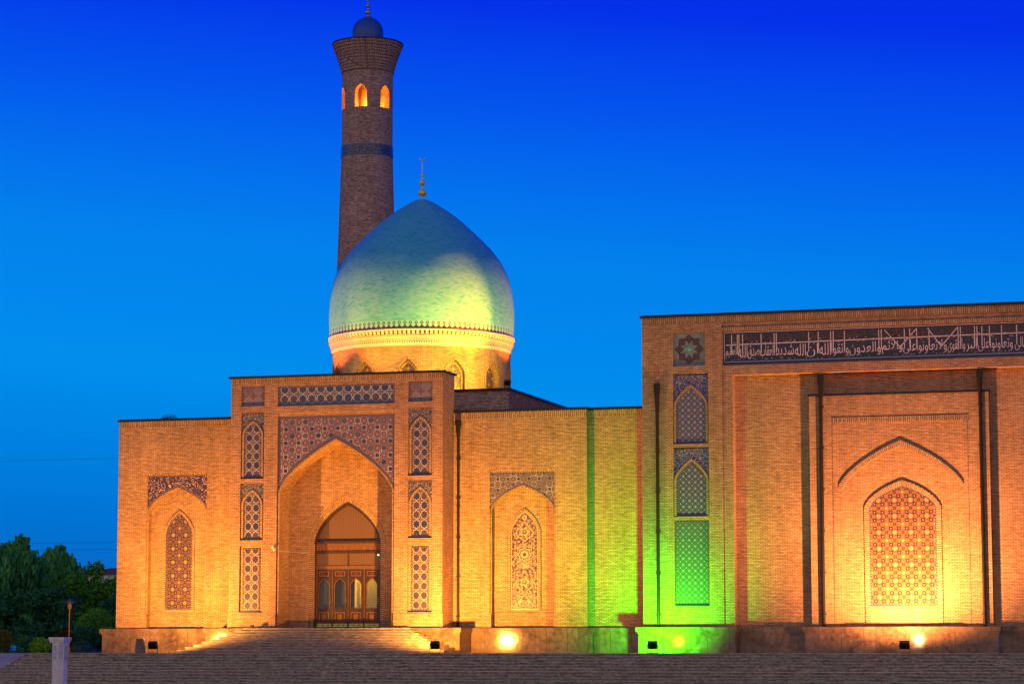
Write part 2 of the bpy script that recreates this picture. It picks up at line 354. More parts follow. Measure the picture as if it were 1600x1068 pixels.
# ------------------------------------------------------------------ mesh builder
class B:
    def __init__(s): s.v = []; s.f = []; s.m = []; s.uv = []; s.names = []
    def mi(s, m):
        if m not in s.names: s.names.append(m)
        return s.names.index(m)
    def face(s, pts, m, uv=None, rot=False):
        pts = [tuple(p) for p in pts]
        if uv is None:
            a = Vector(pts[1]) - Vector(pts[0]); b = Vector(pts[2]) - Vector(pts[0]); n = a.cross(b)
            if n.length < 1e-9 and len(pts) > 3: n = (Vector(pts[2])-Vector(pts[0])).cross(Vector(pts[3])-Vector(pts[0]))
            ax = max(range(3), key=lambda i: abs(n[i]))
            uv = [((p[0], p[2]) if ax == 1 else (p[1], p[2]) if ax == 0 else (p[0], p[1])) for p in pts]
            if rot or m == 'brick_soldier': uv = [(q[1], q[0]) for q in uv]
        i = len(s.v); s.v += pts; s.f.append(tuple(range(i, i+len(pts)))); s.m.append(s.mi(m)); s.uv += list(uv)
    def box(s, x0, x1, y0, y1, z0, z1, m, rot=False, skip='', top=None):
        if 'f' not in skip: s.face([(x0, y0, z0), (x1, y0, z0), (x1, y0, z1), (x0, y0, z1)], m, rot=rot)
        if 'b' not in skip: s.face([(x1, y1, z0), (x0, y1, z0), (x0, y1, z1), (x1, y1, z1)], m, rot=rot)
        if 'l' not in skip: s.face([(x0, y1, z0), (x0, y0, z0), (x0, y0, z1), (x0, y1, z1)], m, rot=rot)
        if 'r' not in skip: s.face([(x1, y0, z0), (x1, y1, z0), (x1, y1, z1), (x1, y0, z1)], m, rot=rot)
        if 't' not in skip: s.face([(x0, y0, z1), (x1, y0, z1), (x1, y1, z1), (x0, y1, z1)], top or m)
        if 'd' not in skip: s.face([(x0, y1, z0), (x1, y1, z0), (x1, y0, z0), (x0, y0, z0)], m)
        return s
    def front(s, x0, x1, z0, z1, y, m, holes=(), rot=False):
        """front facing rectangle at depth y with rectangular holes (xa, xb, za, zb)"""
        xs = sorted({x0, x1, *[h[0] for h in holes], *[h[1] for h in holes]}); zs = sorted({z0, z1, *[h[2] for h in holes], *[h[3] for h in holes]})
        xs = [x for x in xs if x0 <= x <= x1]; zs = [z for z in zs if z0 <= z <= z1]
        for a, b in zip(xs, xs[1:]):
            for c, d in zip(zs, zs[1:]):
                cx, cz = (a+b)/2, (c+d)/2
                if any(h[0] < cx < h[1] and h[2] < cz < h[3] for h in holes): continue
                s.face([(a, y, c), (b, y, c), (b, y, d), (a, y, d)], m, rot=rot)
    def recess(s, xa, xb, za, zb, y0, y1, m, sill=True):
        s.face([(xa, y0, za), (xa, y1, za), (xa, y1, zb), (xa, y0, zb)][::1], m)
        s.face([(xb, y1, za), (xb, y0, za), (xb, y0, zb), (xb, y1, zb)], m)
        s.face([(xa, y0, zb), (xa, y1, zb), (xb, y1, zb), (xb, y0, zb)], m)
        if sill: s.face([(xa, y1, za), (xa, y0, za), (xb, y0, za), (xb, y1, za)], m)
    def poly_tube(s, pts, r, m, n=6, close=False):
        rings = []
        P = [Vector(p) for p in pts]; rr = r if hasattr(r, '__len__') else [r]*len(P)
        for i, p in enumerate(P):
            a = P[(i-1) % len(P)] if close or i > 0 else p; c = P[(i+1) % len(P)] if close or i < len(P)-1 else p
            t = (c-a).normalized(); u = t.orthogonal().normalized() if abs(t.z) < .95 else t.cross(Vector((1, 0, 0))).normalized()
            if abs(t.z) < .95: u = t.cross(Vector((0, 0, 1))).normalized()
            w_ = t.cross(u).normalized()
            rings.append([p + (u*math.cos(2*math.pi*k/n) + w_*math.sin(2*math.pi*k/n))*rr[i] for k in range(n)])
        L = len(rings)
        for i in range(L if close else L-1):
            A, Bq = rings[i], rings[(i+1) % L]
            for k in range(n):
                s.face([A[k], A[(k+1) % n], Bq[(k+1) % n], Bq[k]], m, uv=[(k/n, i), ((k+1)/n, i), ((k+1)/n, i+1), (k/n, i+1)])
        if not close:
            s.face(rings[0][::-1], m, uv=[(0, 0)]*n); s.face(rings[-1], m, uv=[(0, 0)]*n)
    def lathe(s, cx, cy, prof, m, n=64, a0=0.0, a1=2*math.pi, flip=False, v0=None):
        """prof: list of (r, z) or (r, z, material)"""
        L = 0 if v0 is None else v0
        for i in range(len(prof)-1):
            (r0, z0), (r1, z1) = prof[i][:2], prof[i+1][:2]; mm = prof[i][2] if len(prof[i]) > 2 else m
            dl = math.hypot(r1-r0, z1-z0); rm = max(r0, r1)
            full = abs(a1-a0) > 6.28
            for k in range(n):
                A = a0+(a1-a0)*k/n; C = a0+(a1-a0)*(k+1)/n
                p = lambda r, a, z: (cx+r*math.sin(a), cy-r*math.cos(a), z)
                pts = [p(r0, A, z0), p(r0, C, z0), p(r1, C, z1), p(r1, A, z1)]
                uv = [(A*rm, L), (C*rm, L), (C*rm, L+dl), (A*rm, L+dl)]
                if r0 < 1e-6: pts = pts[1:]; uv = uv[1:]
                elif r1 < 1e-6: pts = pts[:3]; uv = uv[:3]
                s.face(pts, mm, uv=uv)
            L += dl
    def build(s, name, parent=None, off=None, smooth=False, merge=True):
        me = bpy.data.meshes.new(name); me.from_pydata(s.v, [], s.f)
        for n in s.names: me.materials.append(MATS[n])
        me.polygons.foreach_set('material_index', s.m)
        ul = me.uv_layers.new(name='uv'); flat = [c for q in s.uv for c in q[:2]]; ul.data.foreach_set('uv', flat)
        if smooth: me.polygons.foreach_set('use_smooth', [True]*len(s.f))
        me.update()
        if merge:
            bm = bmesh.new(); bm.from_mesh(me); bmesh.ops.remove_doubles(bm, verts=bm.verts, dist=1e-4); bm.to_mesh(me); bm.free()
        o = bpy.data.objects.new(name, me); COL.objects.link(o)
        if parent is not None:
            o.parent = parent
            if parent.type == 'EMPTY' and off is None: o.location = -Vector(parent.location)
        if smooth == 'auto':
            try: me.set_sharp_from_angle(angle=R(35))
            except Exception: pass
        return o

def arch_z(u, zs, rise, k=.4):
    u = min(1, abs(u)); return zs + rise*(k*(1-u) + (1-k)*math.sqrt(max(0, 1-u*u)))
def us(n): return [-math.cos(math.pi*i/n) for i in range(n+1)]
def arch_top(b, x0, x1, zt, cx, hw, z0, zs, rise, y, m, n=24, k=.4, rot=False):
    """front face filling x0..x1, z0..zt around an arched hole"""
    if x0 < cx-hw-1e-6: b.face([(x0, y, z0), (cx-hw, y, z0), (cx-hw, y, zt), (x0, y, zt)], m)
    if x1 > cx+hw+1e-6: b.face([(cx+hw, y, z0), (x1, y, z0), (x1, y, zt), (cx+hw, y, zt)], m)
    U = us(n)
    for a, c in zip(U, U[1:]):
        b.face([(cx+a*hw, y, arch_z(a, zs, rise, k)), (cx+c*hw, y, arch_z(c, zs, rise, k)), (cx+c*hw, y, zt), (cx+a*hw, y, zt)], m, rot=rot)
def arch_reveal(b, cx, hw, z0, zs, rise, y0, y1, m, n=24, k=.4):
    pts = [(cx-hw, z0)] + [(cx+a*hw, arch_z(a, zs, rise, k)) for a in us(n)] + [(cx+hw, z0)]
    L = 0
    for p, q in zip(pts, pts[1:]):
        dl = math.hypot(q[0]-p[0], q[1]-p[1])
        b.face([(p[0], y0, p[1]), (q[0], y0, q[1]), (q[0], y1, q[1]), (p[0], y1, p[1])], m, uv=[(y0, L), (y0, L+dl), (y1, L+dl), (y1, L)])
        L += dl
def arch_fill(b, cx, hw, z0, zs, rise, y, m, n=24, k=.4, uvo=None):
    U = us(n); ox, oz = uvo or (0, 0)
    for a, c in zip(U, U[1:]):
        P = [(cx+a*hw, y, z0), (cx+c*hw, y, z0), (cx+c*hw, y, arch_z(c, zs, rise, k)), (cx+a*hw, y, arch_z(a, zs, rise, k))]
        b.face(P, m, uv=[(p[0]-ox, p[2]-oz) for p in P])
def arch_band(b, cx, hw, z0, zs, rise, wd, y, dep, m, n=24, k=.4, foot=True, soldier=True):
    """raised moulding between the arch line and the line wd outside it; front at y, back at y+dep"""
    inn = [(cx+a*hw, arch_z(a, zs, rise, k)) for a in us(n)]
    out = [(cx+a*(hw+wd), arch_z(a, zs, rise+wd*1.15, k)) for a in us(n)]
    if foot and z0 < zs: inn = [(cx-hw, z0)]+inn+[(cx+hw, z0)]; out = [(cx-hw-wd, z0)]+out+[(cx+hw+wd, z0)]
    L = 0
    for i in range(len(inn)-1):
        p, q, P, Q = inn[i], inn[i+1], out[i], out[i+1]; dl = math.hypot(Q[0]-P[0], Q[1]-P[1])
        uv = [(0, L), (0, L+dl), (wd, L+dl), (wd, L)] if soldier else None
        b.face([(p[0], y, p[1]), (q[0], y, q[1]), (Q[0], y, Q[1]), (P[0], y, P[1])], m, uv=uv)
        if dep:
            b.face([(P[0], y, P[1]), (Q[0], y, Q[1]), (Q[0], y+dep, Q[1]), (P[0], y+dep, P[1])], m)
            b.face([(p[0], y+dep, p[1]), (q[0], y+dep, q[1]), (q[0], y, q[1]), (p[0], y, p[1])], m)
        L += dl
    if dep and foot:
        for s_ in (0, -1):
            p, P = inn[s_], out[s_]; b.face([(p[0], y, p[1]), (P[0], y, P[1]), (P[0], y+dep, P[1]), (p[0], y+dep, p[1])], m)

def tag(o, label=None, cat=None, group=None, kind=None):
    if label: o['label'] = label
    if cat: o['category'] = cat
    if group: o['group'] = group
    if kind: o['kind'] = kind
    return o
def thing(name, label, cat, loc=(0, 0, 0), group=None, rz=0):
    o = bpy.data.objects.new(name, None); COL.objects.link(o); o.location = loc; o.rotation_euler = (0, 0, rz)
    o.empty_display_size = .5
    return tag(o, label, cat, group)
def light(name, kind, loc, power, color, target=None, size=.15, angle=None, blend=1.0, parent=None):
    d = bpy.data.lights.new(name, kind); d.energy = power; d.color = color; d.shadow_soft_size = size
    if kind == 'SPOT': d.spot_size = R(angle); d.spot_blend = blend
    o = bpy.data.objects.new(name, d); COL.objects.link(o)
    o.location = loc
    if target is not None: o.rotation_euler = (Vector(target)-Vector(loc)).to_track_quat('-Z', 'Y').to_euler()
    if parent is not None:
        M = o.matrix_basis.copy(); o.parent = parent; o.matrix_parent_inverse = parent.matrix_basis.inverted()
    return o
PZ = 1.5     # top of the plinth, foot of the brick walls
# ================================================================== ground
def sheet(name, pts, m, kind='structure', thick=0):
    b = B(); b.face(pts, m, uv=[(p[0], p[1]) for p in pts]); return tag(b.build(name), kind=kind)
sheet('ground', [(-3000, -3000, -2.15), (3000, -3000, -2.15), (3000, 3000, -2.15), (-3000, 3000, -2.15)], 'dirt')
b = B(); b.box(-27.6, 70, -8.6, 34, -2.1, -.004, 'paving'); tag(b.build('terrace'), kind='structure')
b = B()
b.face([(-95, -8.9, -.02), (-27.62, -8.9, -.02), (-27.62, -5.6, -.02), (-95, -5.6, -.02)], 'paving')
b.face([(-95, -8.9, -2.1), (-27.62, -8.9, -2.1), (-27.62, -8.9, -.02), (-95, -8.9, -.02)], 'paving')
tag(b.build('path'), kind='structure')
b = B()
b.face([(-95, -5.6, -.024), (-27.62, -5.6, -.024), (-27.62, 10, -.024), (-95, 10, -.024)], 'grass')
b.face([(-95, 10, -.024), (-27.62, 10, -.024), (-27.62, 17, -.9), (-95, 17, -.9)], 'grass')
b.face([(-300, 17, -.9), (-27.62, 17, -.9), (40, 190, -.9), (-300, 190, -.9)], 'grass')
tag(b.build('lawn'), kind='structure')
b = B()
b.face([(-95, -8.95, -.03), (-95, -13.8, -2.12), (-28.9, -13.8, -2.12), (-27.65, -8.95, -.03)], 'paving', uv=[(-95, 0), (-95, 5.3), (-28.9, 5.3), (-27.6, 0)])
tag(b.build('ramp'), kind='structure')
b = B(); y = -8.6
for k in range(13):
    z = -.165*k; tr = .36 if k != 6 else 1.9
    y1 = y-(tr if k else .55)
    xl = -27.6-.17*k
    b.box(xl, 70, y1, y, z-.165 if k < 12 else -2.13, z-.035, 'step_stone', skip='tbd')
    b.box(xl, 70, y1-.025, y, z-.035, z, 'step_nosing', skip='bd')
    y = y1
tag(b.build('stairs'), kind='structure')

# ================================================================== the domed mosque
MC = (-10.425, 0, 0)
mosque = thing('mosque', 'domed brick mosque with a tiled arched portal, turquoise dome and two niched wings', 'mosque', (-10.425, 0, 0))
def part(b, name, parent=None, smooth=False, label=None):
    o = b.build(name, parent if parent is not None else mosque, smooth=smooth)
    if label: o['label'] = label
    return o

def niche(b, cx, ztop, zs, rise, hw=2.06, hwi=1.98, y=0.0):
    """stepped niche under a tiled spandrel: rectangular outer recess, arched inner recess"""
    b.recess(cx-hw, cx+hw, 2.35, ztop, y, y+.12, 'brick')
    for s in (-1, 1):
        b.face([(cx+s*hw, y+.12, 2.35), (cx+s*hwi, y+.12, 2.35), (cx+s*hwi, y+.12, zs), (cx+s*hw, y+.12, zs)], 'brick')
        b.face([(cx+s*hwi, y, PZ), (cx+s*hwi, y+.12, PZ), (cx+s*hwi, y+.12, 2.35), (cx+s*hwi, y, 2.35)], 'brick')
    arch_band(b, cx, hwi, zs, zs, rise, .07, y+.085, .04, 'brick_soldier', foot=False)
    arch_reveal(b, cx, hwi, PZ, zs, rise, y+.12, y+.55, 'brick')
    arch_fill(b, cx, hwi, PZ, zs, rise, y+.55, 'brick')
def spandrel(parent, cx, x0, x1, hw, zs, rise, zt, y, m, border=.12, n=28, fill=0.0):
    b = B()
    if fill: b.face([(x0, y, zt), (x1, y, zt), (x1, y, zt+fill), (x0, y, zt+fill)], 'brick_soldier')
    arch_top(b, x0, x1, zt-border*.6, cx, hw, zs, zs, rise, y, m, n=n)
    b.face([(x0, y-.004, zt-border*.6), (x1, y-.004, zt-border*.6), (x1, y-.004, zt), (x0, y-.004, zt)], 'tile_border')
    arch_band(b, cx, hw+.01, zs, zs, rise, border, y-.005, 0, 'tile_border', foot=False, soldier=False)
    return part(b, 'spandrel_panel', parent)
def arch_panel(parent, cx, hw, z0, zs, rise, y, m, bw=.09, uvo=None, name='tile_panel', foot=None):
    b = B()
    arch_fill(b, cx, hw-bw, z0+bw, zs, rise-bw*1.1, y-.012, m, uvo=uvo or (cx, z0))
    arch_band(b, cx, hw-bw, z0+bw, zs, rise-bw*1.1, bw, y-.016, .016, 'tile_border', soldier=False)
    b.face([(cx-hw, y-.017, z0), (cx+hw, y-.017, z0), (cx+hw, y-.017, z0+bw), (cx-hw, y-.017, z0+bw)], 'tile_border')
    if foot: b.box(cx-hw-.03, cx+hw+.03, y-.06, y, z0-foot, z0, 'glaze_navy', skip='b')
    return part(b, name, parent)
def rect_panel(parent, x0, x1, z0, z1, y, m, bw=.09, uvo=None, name='tile_panel', frame='tile_border'):
    b = B(); o = uvo or (x0, z0)
    P = [(x0+bw, y-.012, z0+bw), (x1-bw, y-.012, z0+bw), (x1-bw, y-.012, z1-bw), (x0+bw, y-.012, z1-bw)]
    b.face(P, m, uv=[(p[0]-o[0], p[2]-o[1]) for p in P])
    b.front(x0, x1, z0, z1, y-.03, frame, holes=[(x0+bw, x1-bw, z0+bw, z1-bw)])
    b.recess(x0+bw, x1-bw, z0+bw, z1-bw, y-.03, y-.012, frame)
    return part(b, name, parent)
def coping(b, x0, x1, y0, y1, z, h=.15, o=.1):
    b.box(x0-o, x1+o, y0-o, y1, z, z+h, 'coping_metal')

# --- left wing
b = B(); cx = -21.97; X0, X1 = -26.05, -17.38
b.front(X0, X1, PZ, 14.24, 0, 'brick', holes=[(cx-2.06, cx+2.06, 2.35, 11.3), (cx-1.98, cx+1.98, PZ, 2.35)])
b.front(X0, X1, 14.24, 14.7, -.012, 'brick_soldier', rot=False)
b.face([(X0, 0, 14.24), (X1, 0, 14.24), (X1, -.012, 14.24), (X0, -.012, 14.24)], 'brick')
b.box(X0, X1, 0, 26, PZ, 14.7, 'brick', skip='frd')
niche(b, cx, 11.3, 8.85, 1.52)
part(b, 'wing_wall', label='left wing wall with a pointed niche')
spandrel(mosque, cx, cx-2.06, cx+2.06, 2.05, 8.85, 1.6, 11.2, .118, 'tile_scroll', fill=.11)
b = B(); arch_band(b, cx, .90, 2.7, 7.45, 1.35, .17, .46, .09, 'brick_soldier'); b.box(cx-1.07, cx+1.07, .47, .55, 2.55, 2.7, 'brick', skip='b')
part(b, 'panel_frame')
arch_panel(mosque, cx, .90, 2.7, 7.45, 1.35, .53, 'tile_lattice', uvo=(cx, 2.7))
# --- right wing (projecting bay, then the plain bay that runs up to the great iwan)
b = B(); cx = .93; X0, X1, X2 = -3.47, 5.02, 9.03
b.front(X0, X1, PZ, 14.24, 0, 'brick', holes=[(cx-2.06, cx+2.06, 2.35, 11.05), (cx-1.98, cx+1.98, PZ, 2.35)])
b.front(X0, X1, 14.24, 14.7, -.012, 'brick_soldier')
b.face([(X0, 0, 14.24), (X1, 0, 14.24), (X1, -.012, 14.24), (X0, -.012, 14.24)], 'brick')
b.face([(X1, 0, PZ), (X1, .42, PZ), (X1, .42, 14.7), (X1, 0, 14.7)], 'brick')
b.front(X1, X2, PZ, 14.24, .42, 'brick'); b.front(X1, X2, 14.24, 14.7, .408, 'brick_soldier')
b.face([(X0, 0, 14.7), (X1, 0, 14.7), (X1, 26, 14.7), (X0, 26, 14.7)], 'brick')
b.face([(X1, .42, 14.7), (X2, .42, 14.7), (X2, 26, 14.7), (X1, 26, 14.7)], 'brick')
b.face([(X2, 26, PZ), (X0, 26, PZ), (X0, 26, 14.7), (X2, 26, 14.7)], 'brick')
niche(b, cx, 11.05, 8.6, 1.5)
part(b, 'wing_wall', label='right wing wall with a pointed niche and a plain bay')
spandrel(mosque, cx, cx-2.06, cx+2.06, 2.05, 8.6, 1.58, 10.96, .118, 'tile_rosette_small', fill=.10)
b = B(); arch_band(b, cx, .88, 2.6, 7.3, 1.3, .15, .47, .08, 'brick_soldier')
part(b, 'panel_frame')

def arabesque(cx, z0, hw, zs, rise, y):
    """blue mosaic ground with a raised cream vine, medallions and ogee cartouches"""
    b = B()
    arch_fill(b, cx, hw-.07, z0+.07, zs, rise-.08, y, 'arabesque_ground')
    arch_band(b, cx, hw-.07, z0+.07, zs, rise-.08, .07, y-.01, .01, 'glaze_cream', soldier=False)
    b.face([(cx-hw, y-.011, z0), (cx+hw, y-.011, z0), (cx+hw, y-.011, z0+.07), (cx-hw, y-.011, z0+.07)], 'glaze_cream')
    def rib(pts, wd, m='glaze_cream', close=False, yy=-.012):
        P = [Vector((p[0], p[1])) for p in pts]; L = len(P)
        N = []
        for i in range(L):
            a = P[(i-1) % L] if close or i else P[i]; c = P[(i+1) % L] if close or i < L-1 else P[i]
            t = (c-a); t = t.normalized() if t.length > 1e-9 else Vector((1, 0)); N.append(Vector((-t.y, t.x))*wd/2)
        for i in range(L if close else L-1):
            j = (i+1) % L
            q = [P[i]-N[i], P[j]-N[j], P[j]+N[j], P[i]+N[i]]
            b.face([(cx+v.x, y+yy, v.y) for v in q], m)
    def inside(x, z): return abs(x) < hw-.12 and z > z0+.12 and z < arch_z(x/(hw-.1), zs, rise-.12)
    def disc(x, z, r, m, lobes=0, yy=-.014, n=32, amp=.18):
        pts = []
        for i in range(n):
            a = 2*math.pi*i/n; rr = r*(1+(amp*math.cos(lobes*a) if lobes else 0)); pts.append((cx+x+rr*math.cos(a), y+yy, z+rr*math.sin(a)))
        c = (cx+x, y+yy, z)
        for i in range(n): b.face([c, pts[i], pts[(i+1) % n]], m)
    H = (zs+rise)-z0; zc = lambda t: z0+H*t
    # rosette at the top, eight-lobed medallion at the middle, two ogee cartouches
    disc(0, zc(.935), .16, 'glaze_cream', 12, amp=.12); disc(0, zc(.935), .07, 'arabesque_ground', 0, -.018)
    zm = zc(.56)
    for r_, m_, yy in ((.56, 'glaze_cream', -.013), (.50, 'arabesque_ground', -.015), (.42, 'glaze_cream', -.017), (.33, 'glaze_brown', -.019), (.24, 'glaze_cream', -.021), (.12, 'glaze_brown', -.023)):
        disc(0, zm, r_, m_, 8, yy, 64, .13)
    for i in range(8):
        a = 2*math.pi*(i+.5)/8; disc(.43*math.cos(a), zm+.43*math.sin(a), .055, 'glaze_brown', 0, -.024, 12)
    def ogee(zb, zt, w_):
        pts = []
        for i in range(25):
            t = i/24; u = math.sin(math.pi*t)**1.3*(1+.25*math.sin(2*math.pi*t)); pts.append((w_*u, zb+(zt-zb)*t))
        rib(pts, .055, yy=-.016); rib([(-p[0], p[1]) for p in pts], .055, yy=-.016)
    for (tb, tt) in ((.69, .90), (.17, .40)):
        ogee(zc(tb), zc(tt), .5); zq = zc((tb+tt)/2-.005)
        disc(0, zq, .26, 'glaze_cream', 5, -.017, 40, .25); disc(0, zq, .15, 'glaze_brown', 5, -.019, 30, .2); disc(0, zq+.02, .06, 'glaze_cream', 0, -.021, 12)
    disc(0, zc(.44), .13, 'glaze_cream', 3, -.015, 24, .3)
    for s in (-1, 1):
        rib([(s*.05, zc(.40)), (s*.3, zc(.33)), (s*.62, zc(.27)), (s*.74, zc(.22))], .045, yy=-.016)
        rib([(0, zc(.17)), (s*.2, zc(.11)), (s*.45, zc(.06)), (s*.72, zc(.03))], .05, yy=-.016)
        rib([(0, zc(.17)), (s*.3, zc(.21)), (s*.45, zc(.15)), (s*.28, zc(.12))], .04, yy=-.016)
        disc(s*.27, zc(.085), .12, 'glaze_cream', 4, -.017, 24, .25)
    # symmetrical spiral tendrils
    rng = random.Random(5)
    cents = []
    for k in range(900):
        x = rng.uniform(.1, hw-.1); z = rng.uniform(z0+.15, zc(.97)); r_ = rng.uniform(.075, .13)
        if not inside(x+r_*.6, z) or math.hypot(x, z-zm) < .60: continue
        if any(math.hypot(x, z-zc(q)) < .3 for q in (.795, .285, .935)): continue
        if any(math.hypot(x-c[0], z-c[1]) < (r_+c[2])*.9 for c in cents): continue
        cents.append((x, z, r_))
    for x, z, r_ in cents:
        a0 = rng.uniform(0, 6.28); turn = rng.choice((-1, 1)); pts = []
        for i in range(16):
            t = i/15; a = a0+turn*t*5.0*1.1; pts.append((x+r_*(1-.8*t)*math.cos(a), z+r_*(1-.8*t)*math.sin(a)))
        for s in (-1, 1): rib([(s*p[0], p[1]) for p in pts], .026, yy=-.0125)
        for s in (-1, 1): disc(s*x, z, r_*.22, 'glaze_cream', 0, -.0135, 8)
    return part(b, 'arabesque_panel', mosque)
arabesque(.93, 2.6, .88, 7.3, 1.3, .53)

# --- portal
PY = -2.2; pc = -10.425; PX0, PX1 = -17.38, -3.47
def mir(x): return 2*pc-x
def mirh(h): return (mir(h[1]), mir(h[0]), h[2], h[3])
colx = -15.935
H1 = (-16.72, -15.15, 15.25, 16.5); H2 = (-16.71, -15.16, 10.72, 14.87); H3 = (-16.71, -15.16, 6.92, 10.46); H4 = (-16.71, -15.16, 2.44, 6.58)
HT = (pc-3.85, pc+3.85, 15.2, 16.46); HC = (pc-3.85, pc+3.85, PZ, 14.78)
b = B()
b.front(PX0, PX1, PZ, 16.62, PY, 'brick_red', holes=[H1, H2, H3, H4, mirh(H1), mirh(H2), mirh(H3), mirh(H4), HT, HC])
b.front(PX0, PX1, 16.62, 17.0, PY-.012, 'brick_soldier'); b.face([(PX0, PY, 16.62), (PX1, PY, 16.62), (PX1, PY-.012, 16.62), (PX0, PY-.012, 16.62)], 'brick')
b.box(PX0, PX1, PY, .1, PZ, 17.0, 'brick_red', skip='fbd')
b.box(PX0, PX1, .1, .12, 14.5, 17.0, 'brick', skip='fdt')
for h in (H1, H2, H3, H4, mirh(H1), mirh(H2), mirh(H3), mirh(H4), HT): b.recess(*h, PY, PY+.13, 'brick_red')
for s in (0, 1):   # dado
    x0, x1 = (PX0-.06, pc-3.85+.0) if s == 0 else (pc+3.85, PX1+.06)
    b.box(x0, x1, PY-.07, PY, PZ, 2.38, 'brick', skip='bd')
for h in (H2, H3, H4):
    for hh in (h, mirh(h)): b.front(*hh, PY+.13, 'brick')
# centre bay
b.recess(HC[0], HC[1], HC[2], HC[3], PY, PY+.15, 'brick_red', sill=False)
b.front(HC[0], HC[1], 14.58, HC[3], PY+.10, 'brick'); b.face([(HC[0], PY+.10, 14.58), (HC[1], PY+.10, 14.58), (HC[1], PY+.15, 14.58), (HC[0], PY+.15, 14.58)], 'brick')
zs, rise, hw = 9.7, 3.43, 3.80
for s in (-1, 1): b.face([(pc+s*3.85, PY+.15, PZ), (pc+s*hw, PY+.15, PZ), (pc+s*hw, PY+.15, zs), (pc+s*3.85, PY+.15, zs)], 'brick')
arch_reveal(b, pc, hw, PZ, zs, rise, PY+.15, -.1, 'brick', n=40, k=.55)
arch_band(b, pc, hw-.10, zs, zs, rise-.11, .10, PY+.09, .07, 'brick_soldier', foot=False, k=.55, n=40)
for s in (-1, 1): b.box(min(pc+s*(hw-.1), pc+s*hw), max(pc+s*(hw-.1), pc+s*hw), PY+.09, PY+.16, PZ, zs, 'brick', skip='db')
# back wall with the door arch stepped in twice
dz, dr, dx = 6.8, 2.88, -10.425
arch_top(b, pc-3.85, pc+3.85, 13.3, dx, 2.47, 1.55, dz, dr, -.1, 'brick')
arch_reveal(b, dx, 2.47, 1.55, dz, dr, -.1, .02, 'brick')
arch_band(b, dx, 2.2, 1.55, dz, dr-.32, .28, .02, 0, 'brick_soldier', foot=True)
arch_reveal(b, dx, 2.2, 1.55, dz, dr-.32, .02, .35, 'brick')
arch_band(b, dx, 2.47, dz, dz, dr, .09, -.12, .02, 'brick', foot=False)
portal = part(b, 'portal')
zsum = 14.55
def sp(cx_, x0, x1, hw_, zs_, rise_, zt, y, m, k=.5, n=28, border=.12):
    bb = B()
    arch_top(bb, x0, x1, zt-border*.6, cx_, hw_, zs_, zs_, rise_, y, m, n=n, k=k)
    bb.face([(x0, y-.004, zt-border*.6), (x1, y-.004, zt-border*.6), (x1, y-.004, zt), (x0, y-.004, zt)], 'tile_border')
    arch_band(bb, cx_, hw_+.005, zs_, zs_, rise_, border, y-.005, 0, 'tile_border', foot=False, soldier=False, k=k)
    return bb
bb = B()
arch_top(bb, pc-3.845, pc+3.845, 14.38, pc, hw, zs, zs, rise, PY+.145, 'tile_rosette', n=40, k=.55)
bb.face([(pc-3.845, PY+.14, 14.38), (pc+3.845, PY+.14, 14.38), (pc+3.845, PY+.14, 14.58), (pc-3.845, PY+.14, 14.58)], 'tile_border')
for s in (-1, 1): bb.face([(pc+s*3.845, PY+.139, zs+.6), (pc+s*3.66, PY+.139, zs+1.35), (pc+s*3.66, PY+.139, 14.38), (pc+s*3.845, PY+.139, 14.38)], 'tile_border')
# blue border that follows the arch line
inn = [(pc+a*hw, arch_z(a, zs, rise, .55)) for a in us(40)]
for (p, q) in zip(inn, inn[1:]):
    up = .26
    bb.face([(p[0], PY+.138, p[1]), (q[0], PY+.138, q[1]), (q[0], PY+.138, min(q[1]+up, 14.4)), (p[0], PY+.138, min(p[1]+up, 14.4))], 'tile_border')
part(bb, 'spandrel_panel', portal)
rect_panel(portal, pc-3.85, pc+3.85, 15.2, 16.46, PY+.12, 'tile_girih_top', bw=.13, uvo=(pc-3.85+.13, 15.2+.13))
for s in (0, 1):
    c = colx if s == 0 else mir(colx)
    rect_panel(portal, c-.785, c+.785, 15.25, 16.5, PY+.12, 'tile_girih_dim', bw=.10, uvo=(c-.64, 15.25))
    for (zt, z0, zs_, z1) in ((14.82, 10.72, 13.42, 14.2), (10.42, 6.92, 9.1, 9.9)):
        bb = B(); arch_top(bb, c-.77, c+.77, zt, c, .70, zs_, zs_, z1-zs_+.16, PY+.11, 'tile_scroll_fine'); part(bb, 'spandrel_panel', portal)
        bb = B(); arch_band(bb, c, .57, z0+.15, zs_, z1-zs_, .13, PY+.05, .07, 'brick_soldier'); part(bb, 'panel_frame', portal)
        arch_panel(portal, c, .57, z0+.16, zs_, z1-zs_, PY+.12, 'tile_girih', bw=.07, uvo=(c, z0), foot=.14)
    rect_panel(portal, c-.57, c+.57, 2.56, 6.42, PY+.12, 'tile_girih_warm', bw=.07, uvo=(c, 2.6))
    bb = B(); bb.box(c-.77, c+.77, PY-.03, PY+.12, 2.44, 2.52, 'glaze_navy', skip='b'); part(bb, 'panel_sill', portal)

